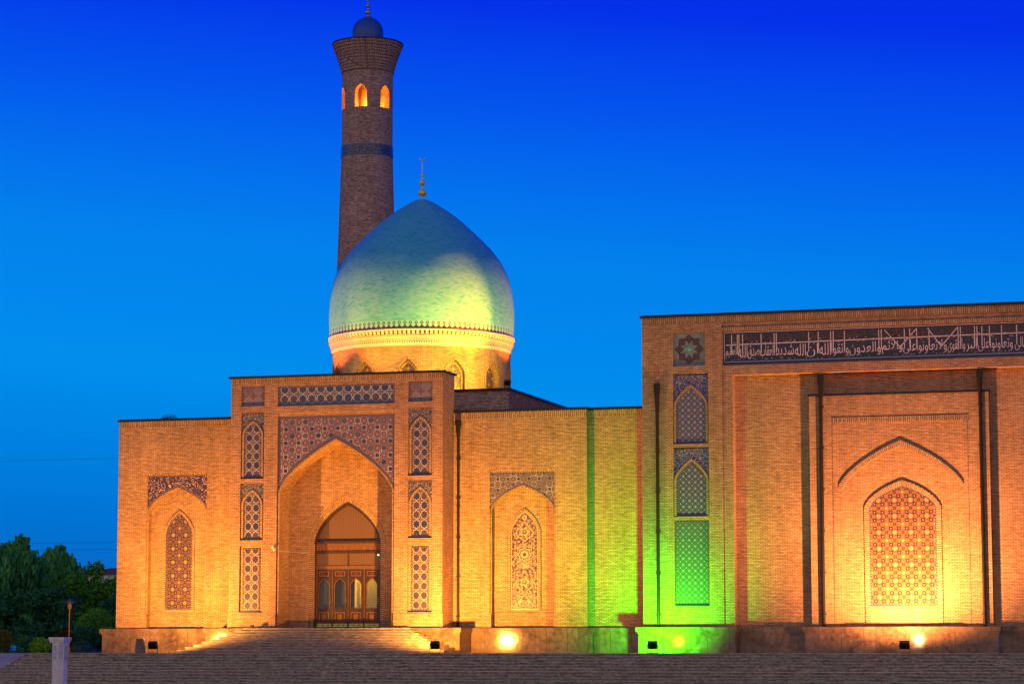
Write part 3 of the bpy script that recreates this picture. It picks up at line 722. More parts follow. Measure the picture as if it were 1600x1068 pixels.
# --- doorway
b = B(); dw = 2.2; y = .2
b.box(dx-dw, dx-dw+.10, y, .34, 1.55, 6.75, 'wood'); b.box(dx+dw-.10, dx+dw, y, .34, 1.55, 6.75, 'wood')
b.box(dx-dw+.1, dx+dw-.1, y, .34, 5.16, 5.38, 'wood_light'); b.box(dx-dw+.1, dx+dw-.1, y-.02, .34, 6.14, 6.30, 'wood')
b.box(dx-dw+.1, dx+dw-.1, y+.04, .34, 6.30, 6.76, 'wood_light')
b.box(dx-dw-.14, dx+dw+.14, y-.12, .34, 6.76, 6.90, 'wood')
arch_band(b, dx, dw-.22, 6.9, 6.9, dr-.65, .22, y-.05, .19, 'wood', foot=False, soldier=False)
doorway = part(b, 'doorway')
b = B(); arch_fill(b, dx, dw-.1, 6.9, 6.9, dr-.5, y+.1, 'frosted_screen'); part(b, 'fanlight', doorway)
b = B(); P = [(dx-dw+.1, y+.07, 5.38), (dx+dw-.1, y+.07, 5.38), (dx+dw-.1, y+.07, 6.14), (dx-dw+.1, y+.07, 6.14)]; b.face(P, 'frosted_screen')
b.box(dx-.03, dx+.03, y+.03, y+.068, 5.38, 6.14, 'wood'); part(b, 'transom_window', doorway)
lw = (2*dw-.2)/4
for i in range(4):
    x0 = dx-dw+.1+i*lw; x1 = x0+lw; c = (x0+x1)/2
    b = B(); yy = y+.05; g = .004
    gh = .33; gz0, gzs, gr = 2.75, 4.15, .42
    b.front(x0+g, x1-g, 1.56, gz0, yy, 'wood')
    arch_top(b, x0+g, x1-g, 5.156, c, gh, gz0, gzs, gr, yy, 'wood', n=12)
    arch_reveal(b, c, gh, gz0, gzs, gr, yy, yy+.06, 'wood', n=12)
    b.box(x0+g, x1-g, yy+.06, yy+.08, 1.56, gz0, 'wood', skip='f')
    for (za, zb) in ((1.85, 2.52), (4.72, 5.05)):      # raised panels
        b.front(c-.34, c+.34, za, zb, yy-.03, 'wood_light', holes=[(c-.27, c+.27, za+.07, zb-.07)]); b.recess(c-.27, c+.27, za+.07, zb-.07, yy-.03, yy, 'wood')
        b.box(c-.34, c+.34, yy-.03, yy, za, zb, 'wood_light', skip='fb')
        b.box(c-.15, c+.15, yy-.035, yy, za+.14, zb-.14, 'wood_light', skip='b')
    arch_band(b, c, gh, gz0-.0, gzs, gr, .045, yy-.02, .02, 'wood_light', soldier=False, n=12)
    b.box(x0+.01, x0+.05, yy-.03, yy, 1.75, 5.12, 'wood_light', skip='b')
    b.front(x0+.04, x1-.04, 1.6, 1.80, yy-.02, 'kick_plate')
    arch_fill(b, c, gh, gz0, gzs, gr, yy+.055, 'door_glass', n=12)
    b.poly_tube([(x1-.09, yy-.02, 3.0), (x1-.09, yy-.07, 3.05), (x1-.09, yy-.07, 3.35), (x1-.09, yy-.02, 3.4)], .014, 'dull_gold', n=5)
    part(b, 'door_leaf', doorway)
b = B()     # lit vestibule behind the glass
b.face([(dx+.42, 1.6, 1.55), (dx+dw, 1.6, 1.55), (dx+dw, 1.6, 6.7), (dx+.42, 1.6, 6.7)], 'room_wall')
b.face([(dx-dw, 1.3, 1.55), (dx+.42, 1.3, 1.55), (dx+.42, 1.3, 6.7), (dx-dw, 1.3, 6.7)], 'curtain_dark')
b.face([(dx-dw, .36, 1.55), (dx-dw, 1.6, 1.55), (dx-dw, 1.6, 6.7), (dx-dw, .36, 6.7)], 'curtain_dark')
b.face([(dx+dw, 1.6, 1.55), (dx+dw, .36, 1.55), (dx+dw, .36, 6.7), (dx+dw, 1.6, 6.7)], 'room_wall')
b.face([(dx-dw, .36, 6.7), (dx+dw, .36, 6.7), (dx+dw, 1.6, 6.7), (dx-dw, 1.6, 6.7)], 'room_wall')
b.face([(dx-dw, .34, 1.56), (dx+dw, .34, 1.56), (dx+dw, 1.6, 1.56), (dx-dw, 1.6, 1.56)], 'wood')
b.box(dx+.40, dx+.44, .37, 1.6, 1.56, 6.7, 'room_wall')  # partition added to keep the lamp light away from the left leaves
part(b, 'vestibule', doorway)
light('vestibule_lamp', 'POINT', (dx+1.4, .9, 6.2), 150, (1, .62, .07), size=.1)

# --- copings, downpipe
b = B()
coping(b, -26.05, -17.5, 0, 26.1, 14.7); part(b, 'roof_coping')
b = B(); coping(b, -3.35, 5.02, 0, 26.1, 14.7); b.box(5.13, 9.0, .32, 26.1, 14.7, 14.85, 'coping_metal'); part(b, 'roof_coping')
b = B(); coping(b, PX0, PX1, PY, .15, 17.0, .13, .14); part(b, 'roof_coping')
def downpipe(parent, x, y, zt, zb=PZ+.02, r=.085, hz=1.0):
    b = B()
    b.poly_tube([(x, y-.11, zt-hz-.2), (x, y-.11, zb)], r, 'pipe_metal', n=10)
    b.box(x-.17, x+.17, y-.28, y-.004, zt-.35*hz, zt, 'pipe_metal')
    b.poly_tube([(x, y-.12, zt-.35*hz), (x, y-.12, zt-hz-.2)], [.17, r], 'pipe_metal', n=8)
    z = zb+.7
    while z < zt-hz: b.box(x-r-.05, x+r+.05, y-.12, y-.002, z, z+.05, 'pipe_metal'); z += 2.4
    return part(b, 'downpipe', parent)
downpipe(mosque, -3.14, 0, 14.25)

# --- plinth of polished stone with a moulded cap
def plinth_run(b, x0, x1, yf, yb, cl=True, cr=True):
    b.box(x0, x1, yf, yb, .0, 1.12, 'granite', skip='bd')
    b.box(x0-(.05 if cl else 0), x1+(.05 if cr else 0), yf-.06, yb, 1.12, 1.24, 'granite', skip='b')
    b.box(x0-(.14 if cl else 0), x1+(.14 if cr else 0), yf-.15, yb, 1.24, PZ, 'granite', skip='b')
b = B(); plinth_run(b, -26.7, -18.86, -.6, 26, True, False); plinth_run(b, -18.7, -2.2, -2.7, -.1); plinth_run(b, -2.18, 5.45, -.45, .0, False, True); plinth_run(b, 5.47, 8.7, -.2, .4, False, False)
part(b, 'plinth')

# --- block under the dome, drum, dome
b = B(); b.box(-18.55, -1.42, 5, 21.5, 14.7, 16.55, 'brick_dark', skip='d'); b.box(-18.67, -1.30, 4.88, 21.62, 16.55, 16.68, 'coping_metal')
part(b, 'dome_base')
DX, DY = -9.97, 13.0
def bend(b, cx, cy, Rf, R0, a0=0.0):
    nv = []
    for (x, y, z) in b.v:
        a = a0+x/R0; r = Rf(z)-y; nv.append((cx+r*math.sin(a), cy-r*math.cos(a), z))
    b.v = nv
def ring_wall(b, R0, nwin, z0, z1, hw, wz0, wzs, wr, dep, m, mrev, sub=5, first=0.0):
    wd = 2*math.pi*R0/nwin
    for i in range(nwin):
        c = first*R0 + i*wd; xs = [c-wd/2 + (wd/2-hw)*k/sub for k in range(sub+1)]; xe = [c+hw + (wd/2-hw)*k/sub for k in range(sub+1)]
        for L in (xs, xe):
            for a, q in zip(L, L[1:]): b.face([(a, 0, z0), (q, 0, z0), (q, 0, z1), (a, 0, z1)], m)
        if wz0 > z0:
            U = [c-hw+2*hw*k/6 for k in range(7)]
            for a, q in zip(U, U[1:]): b.face([(a, 0, z0), (q, 0, z0), (q, 0, wz0), (a, 0, wz0)], m)
        arch_top(b, c-hw, c+hw, z1, c, hw, wz0, wzs, wr, 0, m, n=12)
        arch_reveal(b, c, hw, wz0, wzs, wr, 0, dep, mrev, n=12)
        if wz0 > z0: b.face([(c-hw, 0, wz0), (c+hw, 0, wz0), (c+hw, dep, wz0), (c-hw, dep, wz0)], mrev)
WA = R(10)
b = B(); DR = 6.0
ring_wall(b, DR, 12, 16.6, 19.9, .68, 16.7, 18.05, .95, .32, 'brick', 'brick', first=WA)
for i in range(12):
    c = WA*DR+i*2*math.pi*DR/12
    arch_band(b, c, .68, 16.7, 18.05, .95, .13, -.05, .05, 'brick_soldier', n=12)
bend(b, DX, DY, lambda z: DR, DR)
drum = part(b, 'drum')
for i in range(12):
    b = B(); c = WA*DR+i*2*math.pi*DR/12
    arch_fill(b, c, .70, 16.7, 18.05, .97, .30, 'tile_lattice', n=10, uvo=(c, 16.7)); arch_band(b, c, .52, 16.75, 18.05, .72, .14, .22, .08, 'brick_soldier', n=10)
    bend(b, DX, DY, lambda z: DR, DR); part(b, 'window', drum)
b = B()
b.lathe(DX, DY, [(DR, 19.88, 'brick_dark'), (DR+.06, 19.9, 'cornice_white'), (DR+.06, 19.96, 'cornice_a'), (DR+.12, 20.18, 'cornice_b'), (DR+.18, 20.42, 'cornice_white'), (DR+.22, 20.46, 'cornice_b'),
                 (DR+.24, 20.6, 'glaze_brown'), (DR+.20, 20.62, 'glaze_brown'), (DR+.20, 20.86, 'cornice_white'), (DR+.31, 20.88, 'cornice_white'), (DR+.31, 20.96, 'cornice_white'), (DR+.24, 21.0)], 'cornice_white', n=128)
ND = 132
for i in range(ND):    # corbelled teeth under the ledge
    a = 2*math.pi*i/ND; r0, r1 = DR+.19, DR+.30; da = .5*math.pi/ND*1.15
    p = lambda r, aa, z: (DX+r*math.sin(aa), DY-r*math.cos(aa), z)
    A, C_ = a-da, a+da
    b.face([p(r0, A, 20.62), p(r0, C_, 20.62), p(r1, C_, 20.76), p(r1, A, 20.76)], 'cornice_white')
    b.face([p(r1, A, 20.76), p(r1, C_, 20.76), p(r1, C_, 20.88), p(r1, A, 20.88)], 'cornice_white')
    b.face([p(r0, A, 20.62), p(r1, A, 20.76), p(r1, A, 20.88), p(r0, A, 20.88)], 'cornice_white')
    b.face([p(r0, C_, 20.62), p(r0, C_, 20.88), p(r1, C_, 20.88), p(r1, C_, 20.76)], 'cornice_white')
part(b, 'cornice')
zoomprof = [(458, 706), (459, 660), (461, 620), (460, 570), (456, 520), (448, 474), (436, 430), (416, 384), (391, 340), (340+8, 286), (302, 240), (268-6, 204), (197+12, 157), (150, 112), (110-8, 82), (62, 57), (30, 44), (12, 38)]
pr_ = [(r*.01360, 21.0+(706-zy)*.01435) for r, zy in zoomprof]
# smooth the profile with a Catmull-Rom pass
prof = []
for i in range(len(pr_)-1):
    p0, p1, p2, p3 = pr_[max(i-1, 0)], pr_[i], pr_[i+1], pr_[min(i+2, len(pr_)-1)]
    for k in range(3):
        t = k/3; f = lambda a, b_, c, d: .5*((2*b_)+(-a+c)*t+(2*a-5*b_+4*c-d)*t*t+(-a+3*b_-3*c+d)*t**3)
        prof.append((f(p0[0], p1[0], p2[0], p3[0]), f(p0[1], p1[1], p2[1], p3[1])))
prof.append(pr_[-1]); prof.append((0, pr_[-1][1]+.03))
b = B()
b.lathe(DX, DY, [(prof[0][0], 21.0, 'tile_seam'), (prof[0][0]+.01, 21.52)], 'tile_seam', n=128)
low = [(prof[0][0]+.01, 21.52)]+[p for p in prof if p[1] > 21.56]
b.lathe(DX, DY, low, 'dome_tile', n=128)
dome = part(b, 'dome', smooth=True)
def finial(parent, cx, cy, z, s, name='finial'):
    b = B(); pf = [(.34, -.06), (.30, .02), (.10, .10), (.07, .26), (.26, .40), (.30, .52), (.24, .66), (.09, .80), (.06, .98), (.17, 1.10), (.205, 1.22), (.16, 1.34), (.07, 1.44), (.055, 1.6), (.10, 1.68), (.10, 1.76), (.04, 1.84), (.03, 2.6), (0, 2.75)]
    b.lathe(cx, cy, [(r*s, z+q*s) for r, q in pf], 'gold', n=24)
    pts = [(cx+.17*s*math.cos(a), cy, z+2.92*s+.17*s*math.sin(a)) for a in [R(150)+R(240)*i/16 for i in range(17)]]
    b.poly_tube(pts, [.045*s*math.sin(math.pi*(i+.6)/17.2) for i in range(17)], 'gold', n=6)
    return part(b, name, parent, smooth=True)
finial(dome, DX, DY, 30.5, 1.0)

# ================================================================== the great iwan on the right
iwan = thing('iwan_hall', 'tall brick hall at the right with a navy calligraphy frieze above a great niche', 'hall', (24.25, 0, 0))
IC = 24.25
def im(x): return 2*IC-x
def imh(h): return (im(h[1]), im(h[0]), h[2], h[3])
IX0, IX1 = 9.03, im(9.03)
K = (10.93, 12.87, 16.9, 18.9); P1 = (10.90, 13.06, 12.28, 16.46); P2 = (10.90, 13.06, 8.0, 12.08); P3 = (10.96, 13.02, 2.75, 7.76)
FR = (13.92, im(13.92), 16.86, 18.9); RC = (14.52, im(14.52), PZ, 16.3); RY = -1.5
b = B()
b.front(IX0, 13.90, PZ, 19.42, PY, 'brick_red', holes=[K, P1, P2, P3]); b.front(im(13.90), IX1, PZ, 19.42, PY, 'brick_red', holes=[imh(K), imh(P1), imh(P2), imh(P3)])
b.front(13.90, im(13.90), PZ, 19.42, PY+.07, 'brick_red', holes=[FR, RC])
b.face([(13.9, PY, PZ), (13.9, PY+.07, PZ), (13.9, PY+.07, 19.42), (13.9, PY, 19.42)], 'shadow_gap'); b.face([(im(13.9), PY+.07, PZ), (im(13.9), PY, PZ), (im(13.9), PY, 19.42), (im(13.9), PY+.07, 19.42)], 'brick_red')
b.front(IX0, IX1, 19.42, 19.85, PY-.012, 'brick_soldier')
b.face([(IX0, PY, 19.42), (IX1, PY, 19.42), (IX1, PY-.012, 19.42), (IX0, PY-.012, 19.42)], 'brick')
b.box(FR[0], FR[1], PY+.045, PY+.07, 18.92, 19.12, 'brick_soldier', skip='b')
b.box(IX0, IX1, PY, 26, PZ, 19.85, 'brick_red', skip='fd')
for h in (K, P1, P2, P3): b.recess(*h, PY, PY+.13, 'brick_red'); b.recess(*imh(h), PY, PY+.13, 'brick_red'); b.front(*h, PY+.13, 'brick'); b.front(*imh(h), PY+.13, 'brick')
b.recess(*FR, PY+.07, PY+.2, 'brick')
b.recess(*RC, PY+.07, RY, 'brick', sill=False)
b.front(*RC, RY, 'brick')
iwall = part(b, 'wall', iwan)
# frieze and its writing
b = B(); fy = PY+.19
b.front(*FR, fy, 'glaze_navy_ground')
b.front(FR[0], FR[1], FR[2], FR[3], fy-.03, 'glaze_navy', holes=[(FR[0]+.13, FR[1]-.13, FR[2]+.26, FR[3]-.12)])
b.recess(FR[0]+.13, FR[1]-.13, FR[2]+.26, FR[3]-.12, fy-.03, fy, 'glaze_navy')
for (za, zb) in ((FR[2]+.2, FR[2]+.235), (FR[3]-.09, FR[3]-.06)): b.box(FR[0]+.08, FR[1]-.08, fy-.034, fy-.029, za, zb, 'glaze_pink', skip='b')
for xx in (FR[0]+.08, FR[1]-.11): b.box(xx, xx+.03, fy-.034, fy-.029, FR[2]+.2, FR[3]-.06, 'glaze_pink', skip='b')
frieze = part(b, 'frieze', iwan)
# upper kufic line: close-set brown strokes
b = B(); rng = random.Random(3); x = FR[0]+.25
while x < FR[1]-.3:
    h = rng.choice((.18, .34, .44, .44)); wd = rng.uniform(.035, .055); zb = 18.26
    b.box(x, x+wd, fy-.02, fy, zb, zb+h, 'glaze_brown', skip='b')
    r_ = rng.random()
    if r_ < .45: b.box(x, x+.13, fy-.02, fy, zb, zb+.045, 'glaze_brown', skip='b')
    if r_ > .7: b.box(x-.04, x+.09, fy-.02, fy, zb+.2, zb+.24, 'glaze_brown', skip='b')
    x += rng.uniform(.085, .15)
part(b, 'kufic_band', frieze)

FORMS = {'ا': 0xFE8D, 'ب': 0xFE8F, 'ت': 0xFE95, 'ث': 0xFE99, 'د': 0xFEA9, 'ر': 0xFEAD, 'ش': 0xFEB5, 'ص': 0xFEB9, 'ظ': 0xFEC5, 'ع': 0xFEC9, 'ق': 0xFED5, 'ل': 0xFEDD,
         'م': 0xFEE1, 'ن': 0xFEE5, 'ه': 0xFEE9, 'و': 0xFEED, 'ى': 0xFEEF, 'ي': 0xFEF1}
NOJOIN = set('ادروى')
def shape(word):
    """visual-order string of joined letter forms"""
    toks = []; i = 0
    while i < len(word):
        if word[i:i+2] == 'لا': toks.append('LA'); i += 2
        else: toks.append(word[i]); i += 1
    out = []; prev = False
    for k, t in enumerate(toks):
        nxt = k+1 < len(toks); jn = nxt and t != 'LA' and t not in NOJOIN
        if t == 'LA': out.append(chr(0xFEFC if prev else 0xFEFB)); prev = False; continue
        base = FORMS[t]
        if t in NOJOIN: out.append(chr(base+(1 if prev else 0))); prev = False
        else:
            f = (3 if prev else 2) if jn else (1 if prev else 0)
            out.append(chr(base+f)); prev = jn
    return ''.join(reversed(out))
WORDS = [('العظيم', 14.10, 14.80), ('الله', 14.84, 15.40), ('صدق', 15.43, 16.12), ('العقاب', 16.16, 17.03), ('شديد', 17.10, 18.17), ('الله', 18.24, 18.88), ('ان', 18.93, 19.62),
         ('الله', 19.68, 20.36), ('واتقوا', 20.40, 21.40), ('والعدون', 21.46, 23.28), ('والاثم', 23.36, 24.55), ('على', 24.60, 25.32), ('تعاونوا', 25.38, 26.58), ('ولا', 26.64, 27.10),
         ('والتقوى', 27.16, 28.15), ('البر', 28.20, 28.84), ('على', 28.90, 29.52), ('وتعاونوا', 29.58, 30.86), ('تعالى', 30.98, 31.8), ('الله', 31.95, 32.7), ('قال', 32.85, 33.7)]
def text_mesh(s):
    cu = bpy.data.curves.new('lettering', 'FONT'); cu.body = s; cu.extrude = .02; cu.offset = -.007
    o = bpy.data.objects.new('lettering', cu); COL.objects.link(o); bpy.context.view_layer.update()
    me = bpy.data.meshes.new_from_object(o.evaluated_get(bpy.context.evaluated_depsgraph_get()))
    V = [v.co.copy() for v in me.vertices]; F = [tuple(p.vertices) for p in me.polygons]
    bpy.data.objects.remove(o); bpy.data.curves.remove(cu); bpy.data.meshes.remove(me)
    return V, F
b = B(); zb_, zt_ = 17.22, 18.02
for wd, xa, xb in WORDS:
    V, F = text_mesh(shape(wd))
    x0 = min(v.x for v in V); x1 = max(v.x for v in V); y0 = min(v.y for v in V); y1 = max(v.y for v in V)
    lo = zb_ + (.10 if y0 > -.12 else 0); s_ = (zt_-lo)/(y1-y0)
    W_ = [(xa+(v.x-x0)/(x1-x0)*(xb-xa), fy-.012-(v.z)*.5-.004, lo+(v.y-y0)*s_) for v in V]
    for f in F: b.face([W_[i] for i in f], 'glaze_pink', uv=[(0, 0)]*len(f))
def bar(x0, z0, x1, z1, wd):
    d = Vector((x1-x0, z1-z0)).normalized(); n = Vector((-d.y, d.x))*wd/2
    q = [(x0-n.x, z0-n.y), (x1-n.x, z1-n.y), (x1+n.x, z1+n.y), (x0+n.x, z0+n.y)]
    b.face([(p[0], fy-.03, p[1]) for p in q], 'glaze_pink')
    for i in range(4):
        a, c = q[i], q[(i+1) % 4]; b.face([(a[0], fy-.03, a[1]), (c[0], fy-.03, c[1]), (c[0], fy, c[1]), (a[0], fy, a[1])], 'glaze_pink')
for xv in (14.46, 14.8, 14.9, 15.12, 16.23, 17.01, 17.14, 19.06, 19.63, 20.36, 20.51, 21.17, 23.18, 23.33, 24.67, 24.98, 25.38, 26.09, 27.76, 27.9, 28.71, 28.85, 29.13, 29.56, 30.25, 31.1, 31.9, 32.6, 33.6): bar(xv, 17.55, xv, 18.70, .042)
bar(14.1, 18.09, 34.3, 18.26, .05)
for a in ((23.51, 18.68, 24.47, 17.57), (25.35, 18.66, 24.33, 17.55), (26.01, 18.69, 26.79, 17.6), (27.72, 18.66, 26.79, 17.6)): bar(*a, .045)
rng = random.Random(11)
for k in range(150):        # small vowel strokes and dots
    x = rng.uniform(14.1, 34.2); z = rng.choice((rng.uniform(18.02, 18.3), rng.uniform(17.14, 17.24))); bar(x, z, x+rng.uniform(.05, .12), z+rng.uniform(.01, .05), .022)
part(b, 'lettering', frieze)

# square kufic medallion panels
for mx in (0, 1):
    cxk = 11.9 if mx == 0 else im(11.9); czk = 17.9
    b = B(); b.box(cxk-.96, cxk+.96, PY+.09, PY+.129, 16.92, 18.88, 'glaze_grey', skip='b')
    ky = PY+.085
    def kq(x0, x1, z0, z1, m, c, s, a, yy=0):
        ca, sa = math.cos(a), math.sin(a)
        P = [(x0, z0), (x1, z0), (x1, z1), (x0, z1)]
        b.face([(cxk+c[0]+s*(p[0]*ca-p[1]*sa), ky-yy, czk+c[1]+s*(p[0]*sa+p[1]*ca)) for p in P], m)
    for i in range(8):
        a = R(45)*i; c = (.60*math.sin(a), .62*math.cos(a)); an = 0 if i % 2 else R(45); an += R(90)*(i//2)
        s = .40; kq(-.5, .5, -.5, .5, 'glaze_red', c, s, an, .001)
        for (x0, x1, z0, z1) in ((-.5, .5, .40, .5), (-.5, -.4, -.5, .5), (-.5, .5, -.5, -.38), (-.22, -.1, -.3, .28), (.02, .14, -.38, .28), (.26, .38, -.38, .14), (.26, .5, .14, .24), (-.3, -.2, .0, .28)):
            kq(x0, x1, z0, z1, 'glaze_navy', c, s, an, .003)
    for a, s, m in ((0, .36, 'glaze_grey'), (R(45), .36, 'glaze_grey'), (0, .2, 'glaze_cyan'), (R(45), .2, 'glaze_cyan')):
        kq(-.5, .5, -.5, .5, m, (0, 0), s, a, .004+.001*(a > 0)+(.002 if 'cyan' in m else 0))
    kq(-.5, .5, -.12, .12, 'glaze_cyan', (0, .03), .55, 0, .009); kq(-.5, .5, -.16, .16, 'glaze_pink', (0, -.04), .12, 0, .010)
    part(b, 'kufic_panel', iwan)
    c = 11.98 if mx == 0 else im(11.98)
    for (zt, z0, zs_, z1) in ((16.44, 12.30, 14.55, 15.65), (12.06, 8.02, 10.15, 11.25)):
        bb = B(); arch_top(bb, c-1.07, c+1.07, zt, c, 1.03, zs_, zs_, z1-zs_+.14, PY+.11, 'tile_scroll_blue')
        bb.box(c-1.07, c+1.07, PY+.105, PY+.12, zt-.07, zt-.005, 'glaze_navy', skip='b'); part(bb, 'spandrel_panel', iwan)
        bb = B(); arch_band(bb, c, .90, z0, zs_, z1-zs_, .14, PY+.04, .08, 'brick_soldier', k=.6); part(bb, 'panel_frame', iwan)
        bb = B(); arch_fill(bb, c, .90, z0+.1, zs_, z1-zs_, PY+.10, 'tile_net', k=.6, uvo=(c+.04, z0)); arch_band(bb, c, .80, z0+.1, zs_, z1-zs_-.1, .10, PY+.09, .01, 'tile_border', soldier=False, k=.6)
        bb.box(c-.92, c+.92, PY+.05, PY+.12, z0, z0+.1, 'glaze_navy', skip='b'); part(bb, 'tile_panel', iwan)
    rect_panel(iwan, c-.99, c+.99, 2.82, 7.72, PY+.12, 'tile_net_green', bw=.10, uvo=(c, 2.82))
    bb = B(); bb.box(c-1.02, c+1.02, PY-.03, PY+.12, 2.72, 2.82, 'glaze_navy', skip='b'); part(bb, 'panel_sill', iwan)

# inner block with the blind arch
b = B(); BX0, BX1, BY, BT = 19.0, 29.4, -1.86, 14.92; bc = 24.28
I = (20.62, im(20.62)+.03, PZ, 13.3)
b.front(BX0, BX1, PZ, BT, BY, 'brick', holes=[I]); b.box(BX0, BX1, BY, RY-.002, PZ, BT, 'brick', skip='fbd')
b.recess(*I, BY, BY+.08, 'brick', sill=False)
b.box(I[0]-.30, I[1]+.30, BY-.03, BY, 13.3, 13.62, 'brick_soldier', skip='b')
for s in (I[0]-.26, I[1]): b.box(s, s+.26, BY-.03, BY, PZ, 13.3, 'brick', skip='bd')
ah, azs, ar = 3.42, 9.3, 2.62
arch_top(b, I[0], I[1], 13.3, bc, ah, PZ, azs, ar, BY+.08, 'brick', k=.5, n=32)
arch_reveal(b, bc, ah, PZ, azs, ar, BY+.08, BY+.22, 'brick', k=.5, n=32)
arch_band(b, bc, ah, azs, azs, ar, .28, BY+.0, .08, 'brick_soldier', foot=False, k=.5, n=32)
arch_fill(b, bc, ah, PZ, azs, ar, BY+.22, 'brick', k=.5, n=32)
arch_band(b, bc+.05, 1.93, PZ, 8.25, 1.35, .30, BY+.14, .08, 'brick_soldier', n=28)
b.box(bc+.05-1.93, bc+.05+1.93, BY+.16, BY+.22, PZ, 2.72, 'brick', skip='bd')
blk = part(b, 'niche_block', iwan)
arch_panel(blk, bc+.05, 1.93, 2.74, 8.25, 1.35, BY+.205, 'tile_lattice_big', bw=.09, uvo=(bc+.05, 2.74))
b = B(); b.box(BX0-.05, BX1+.05, BY-.08, RY-.002, BT, BT+.12, 'coping_metal'); part(b, 'block_coping', iwan)
b = B(); b.box(IX0-.1, IX1+.1, PY-.12, 26.1, 19.85, 20.0, 'coping_metal'); part(b, 'roof_coping', iwan)
b = B(); plinth_run(b, 8.86, 14.66, -2.8, -1.5); plinth_run(b, 14.68, 18.6, -2.0, -1.5, False, False); plinth_run(b, 18.7, 29.75, -2.5, -1.5); plinth_run(b, 29.77, im(14.68), -2.0, -1.5, False, False); plinth_run(b, im(14.66), im(8.86), -2.8, -1.5)
part(b, 'plinth', iwan)
downpipe(iwan, 9.97, PY, 15.9, r=.10, hz=1.6); downpipe(iwan, 19.72, BY, 16.2, r=.10, hz=1.4); downpipe(iwan, 28.93, BY, 16.2, r=.10, hz=1.4)

# ================================================================== minaret
MX, MY = -23.75, 40.0
mina = thing('minaret', 'tall round brick minaret with lit arched openings and a small blue dome', 'minaret', (MX, MY, -.9))
def mr(z): return 2.04+max(0, 39.9-z)*.03
MR = 2.04
b = B()
b.lathe(MX, MY, [(mr(z), z) for z in (-.9, 10, 20, 30, 35, 39.15)], 'brick_dark', n=72)
b.lathe(MX, MY, [(mr(40.0), 40.05), (MR, 42.9)], 'brick_dark', n=72, v0=40.05)
ring_wall(b2 := B(), MR, 6, 42.9, 46.0, .50, 43.0, 44.2, .62, .45, 'brick_dark', 'brick', sub=4, first=R(18.6-14))
bend(b2, MX, MY, lambda z: MR, MR)
b2i = len(b.v)
b.v += b2.v; b.f += [tuple(i+b2i for i in f) for f in b2.f]; b.m += [b.mi(b2.names[q]) for q in b2.m]; b.uv += b2.uv
b.lathe(MX, MY, [(1.60, 42.95), (1.60, 46.0)], 'brick', n=6, a0=R(18.6-14)+R(30)-R(60))   # inner shell is set back behind the openings
b.f = b.f; 
shaft = part(b, 'shaft', mina)
# drop the six inner shell faces: the chamber is open, its floor and ceiling are slabs
me = shaft.data; bm = bmesh.new(); bm.from_mesh(me)
kill = [f for f in bm.faces if abs(f.calc_center_median().z-44.475) < .01 and f.calc_area() > 4]
bmesh.ops.delete(bm, geom=kill, context='FACES'); bm.to_mesh(me); bm.free()
b = B(); b.lathe(MX, MY, [(0, 42.92), (1.98, 42.92)], 'brick', n=36); b.lathe(MX, MY, [(0, 45.95), (1.98, 45.95)], 'brick', n=36); b.lathe(MX, MY, [(.75, 42.92), (.75, 45.95)], 'brick', n=24)
b.lathe(MX, MY, [(1.70, 42.92), (1.70, 43.0)], 'brick', n=36)
part(b, 'lantern_chamber', mina)
for i in range(3):
    a = R(18.6-14)+R(120)*i+R(20); light('lantern_lamp', 'POINT', (MX+1.25*math.sin(a), MY-1.25*math.cos(a), 43.25), 420, (1, .36, .03), size=.1)
b = B()
b.lathe(MX, MY, [(mr(39.15), 39.15, 'glaze_blueline'), (mr(39.2)+.04, 39.17, 'glaze_blueline'), (mr(39.2)+.04, 39.27, 'tile_scroll_deep'), (mr(40)+.04, 39.93, 'glaze_blueline'), (mr(40)+.04, 40.03, 'glaze_blueline'), (mr(40), 40.05)], 'glaze_blueline', n=72)
part(b, 'tile_band', mina)
b = B(); b.lathe(MX, MY, [(mr(30)+.02, 29.6, 'tile_girih_dim'), (mr(30.6)+.02, 30.5, 'tile_girih_dim'), (mr(30.6), 30.52)], 'tile_girih_dim', n=72); part(b, 'tile_band', mina, label='lower star patterned tile band')
b = B(); z = 46.0; th_ = .235; rp = MR
for i in range(10):
    rn = MR+.05+.70*((i+1)/10)**1.3
    b.lathe(MX, MY, [(rp, z), (rp, z+.12), (rn, z+.12), (rn, z+th_)], 'brick_dark', n=72)
    nt = 84
    for k in range(nt):
        a = 2*math.pi*k/nt; da = math.pi/nt*.55; p = lambda r, aa, zz: (MX+r*math.sin(aa), MY-r*math.cos(aa), zz)
        r0, r1 = rp-.01, rn-.004
        b.face([p(r0+.03, a-da, z), p(r0+.03, a+da, z), p(r1, a+da, z+.05), p(r1, a-da, z+.05)], 'brick_dark')
        b.face([p(r1, a-da, z+.05), p(r1, a+da, z+.05), p(r1, a+da, z+.12), p(r1, a-da, z+.12)], 'brick_dark')
        b.face([p(r0, a-da, z), p(r1, a-da, z+.05), p(r1, a-da, z+.12), p(r0, a-da, z+.12)], 'brick_dark')
        b.face([p(r0, a+da, z), p(r0, a+da, z+.12), p(r1, a+da, z+.12), p(r1, a+da, z+.05)], 'brick_dark')
    rp = rn; z += th_
part(b, 'gallery', mina)
b = B(); b.lathe(MX, MY, [(rp, z), (rp+.07, z+.02), (rp+.07, z+.10), (1.3, z+.3)], 'coping_metal', n=72); part(b, 'roof_coping', mina)
b = B(); b.lathe(MX, MY, [(1.22, z+.2), (1.24, 49.0), (1.26, 49.35), (1.22, 49.7), (1.10, 50.03), (.90, 50.3), (.64, 50.5), (.34, 50.64), (.14, 50.71), (0, 50.74)], 'dome_tile_blue', n=48)
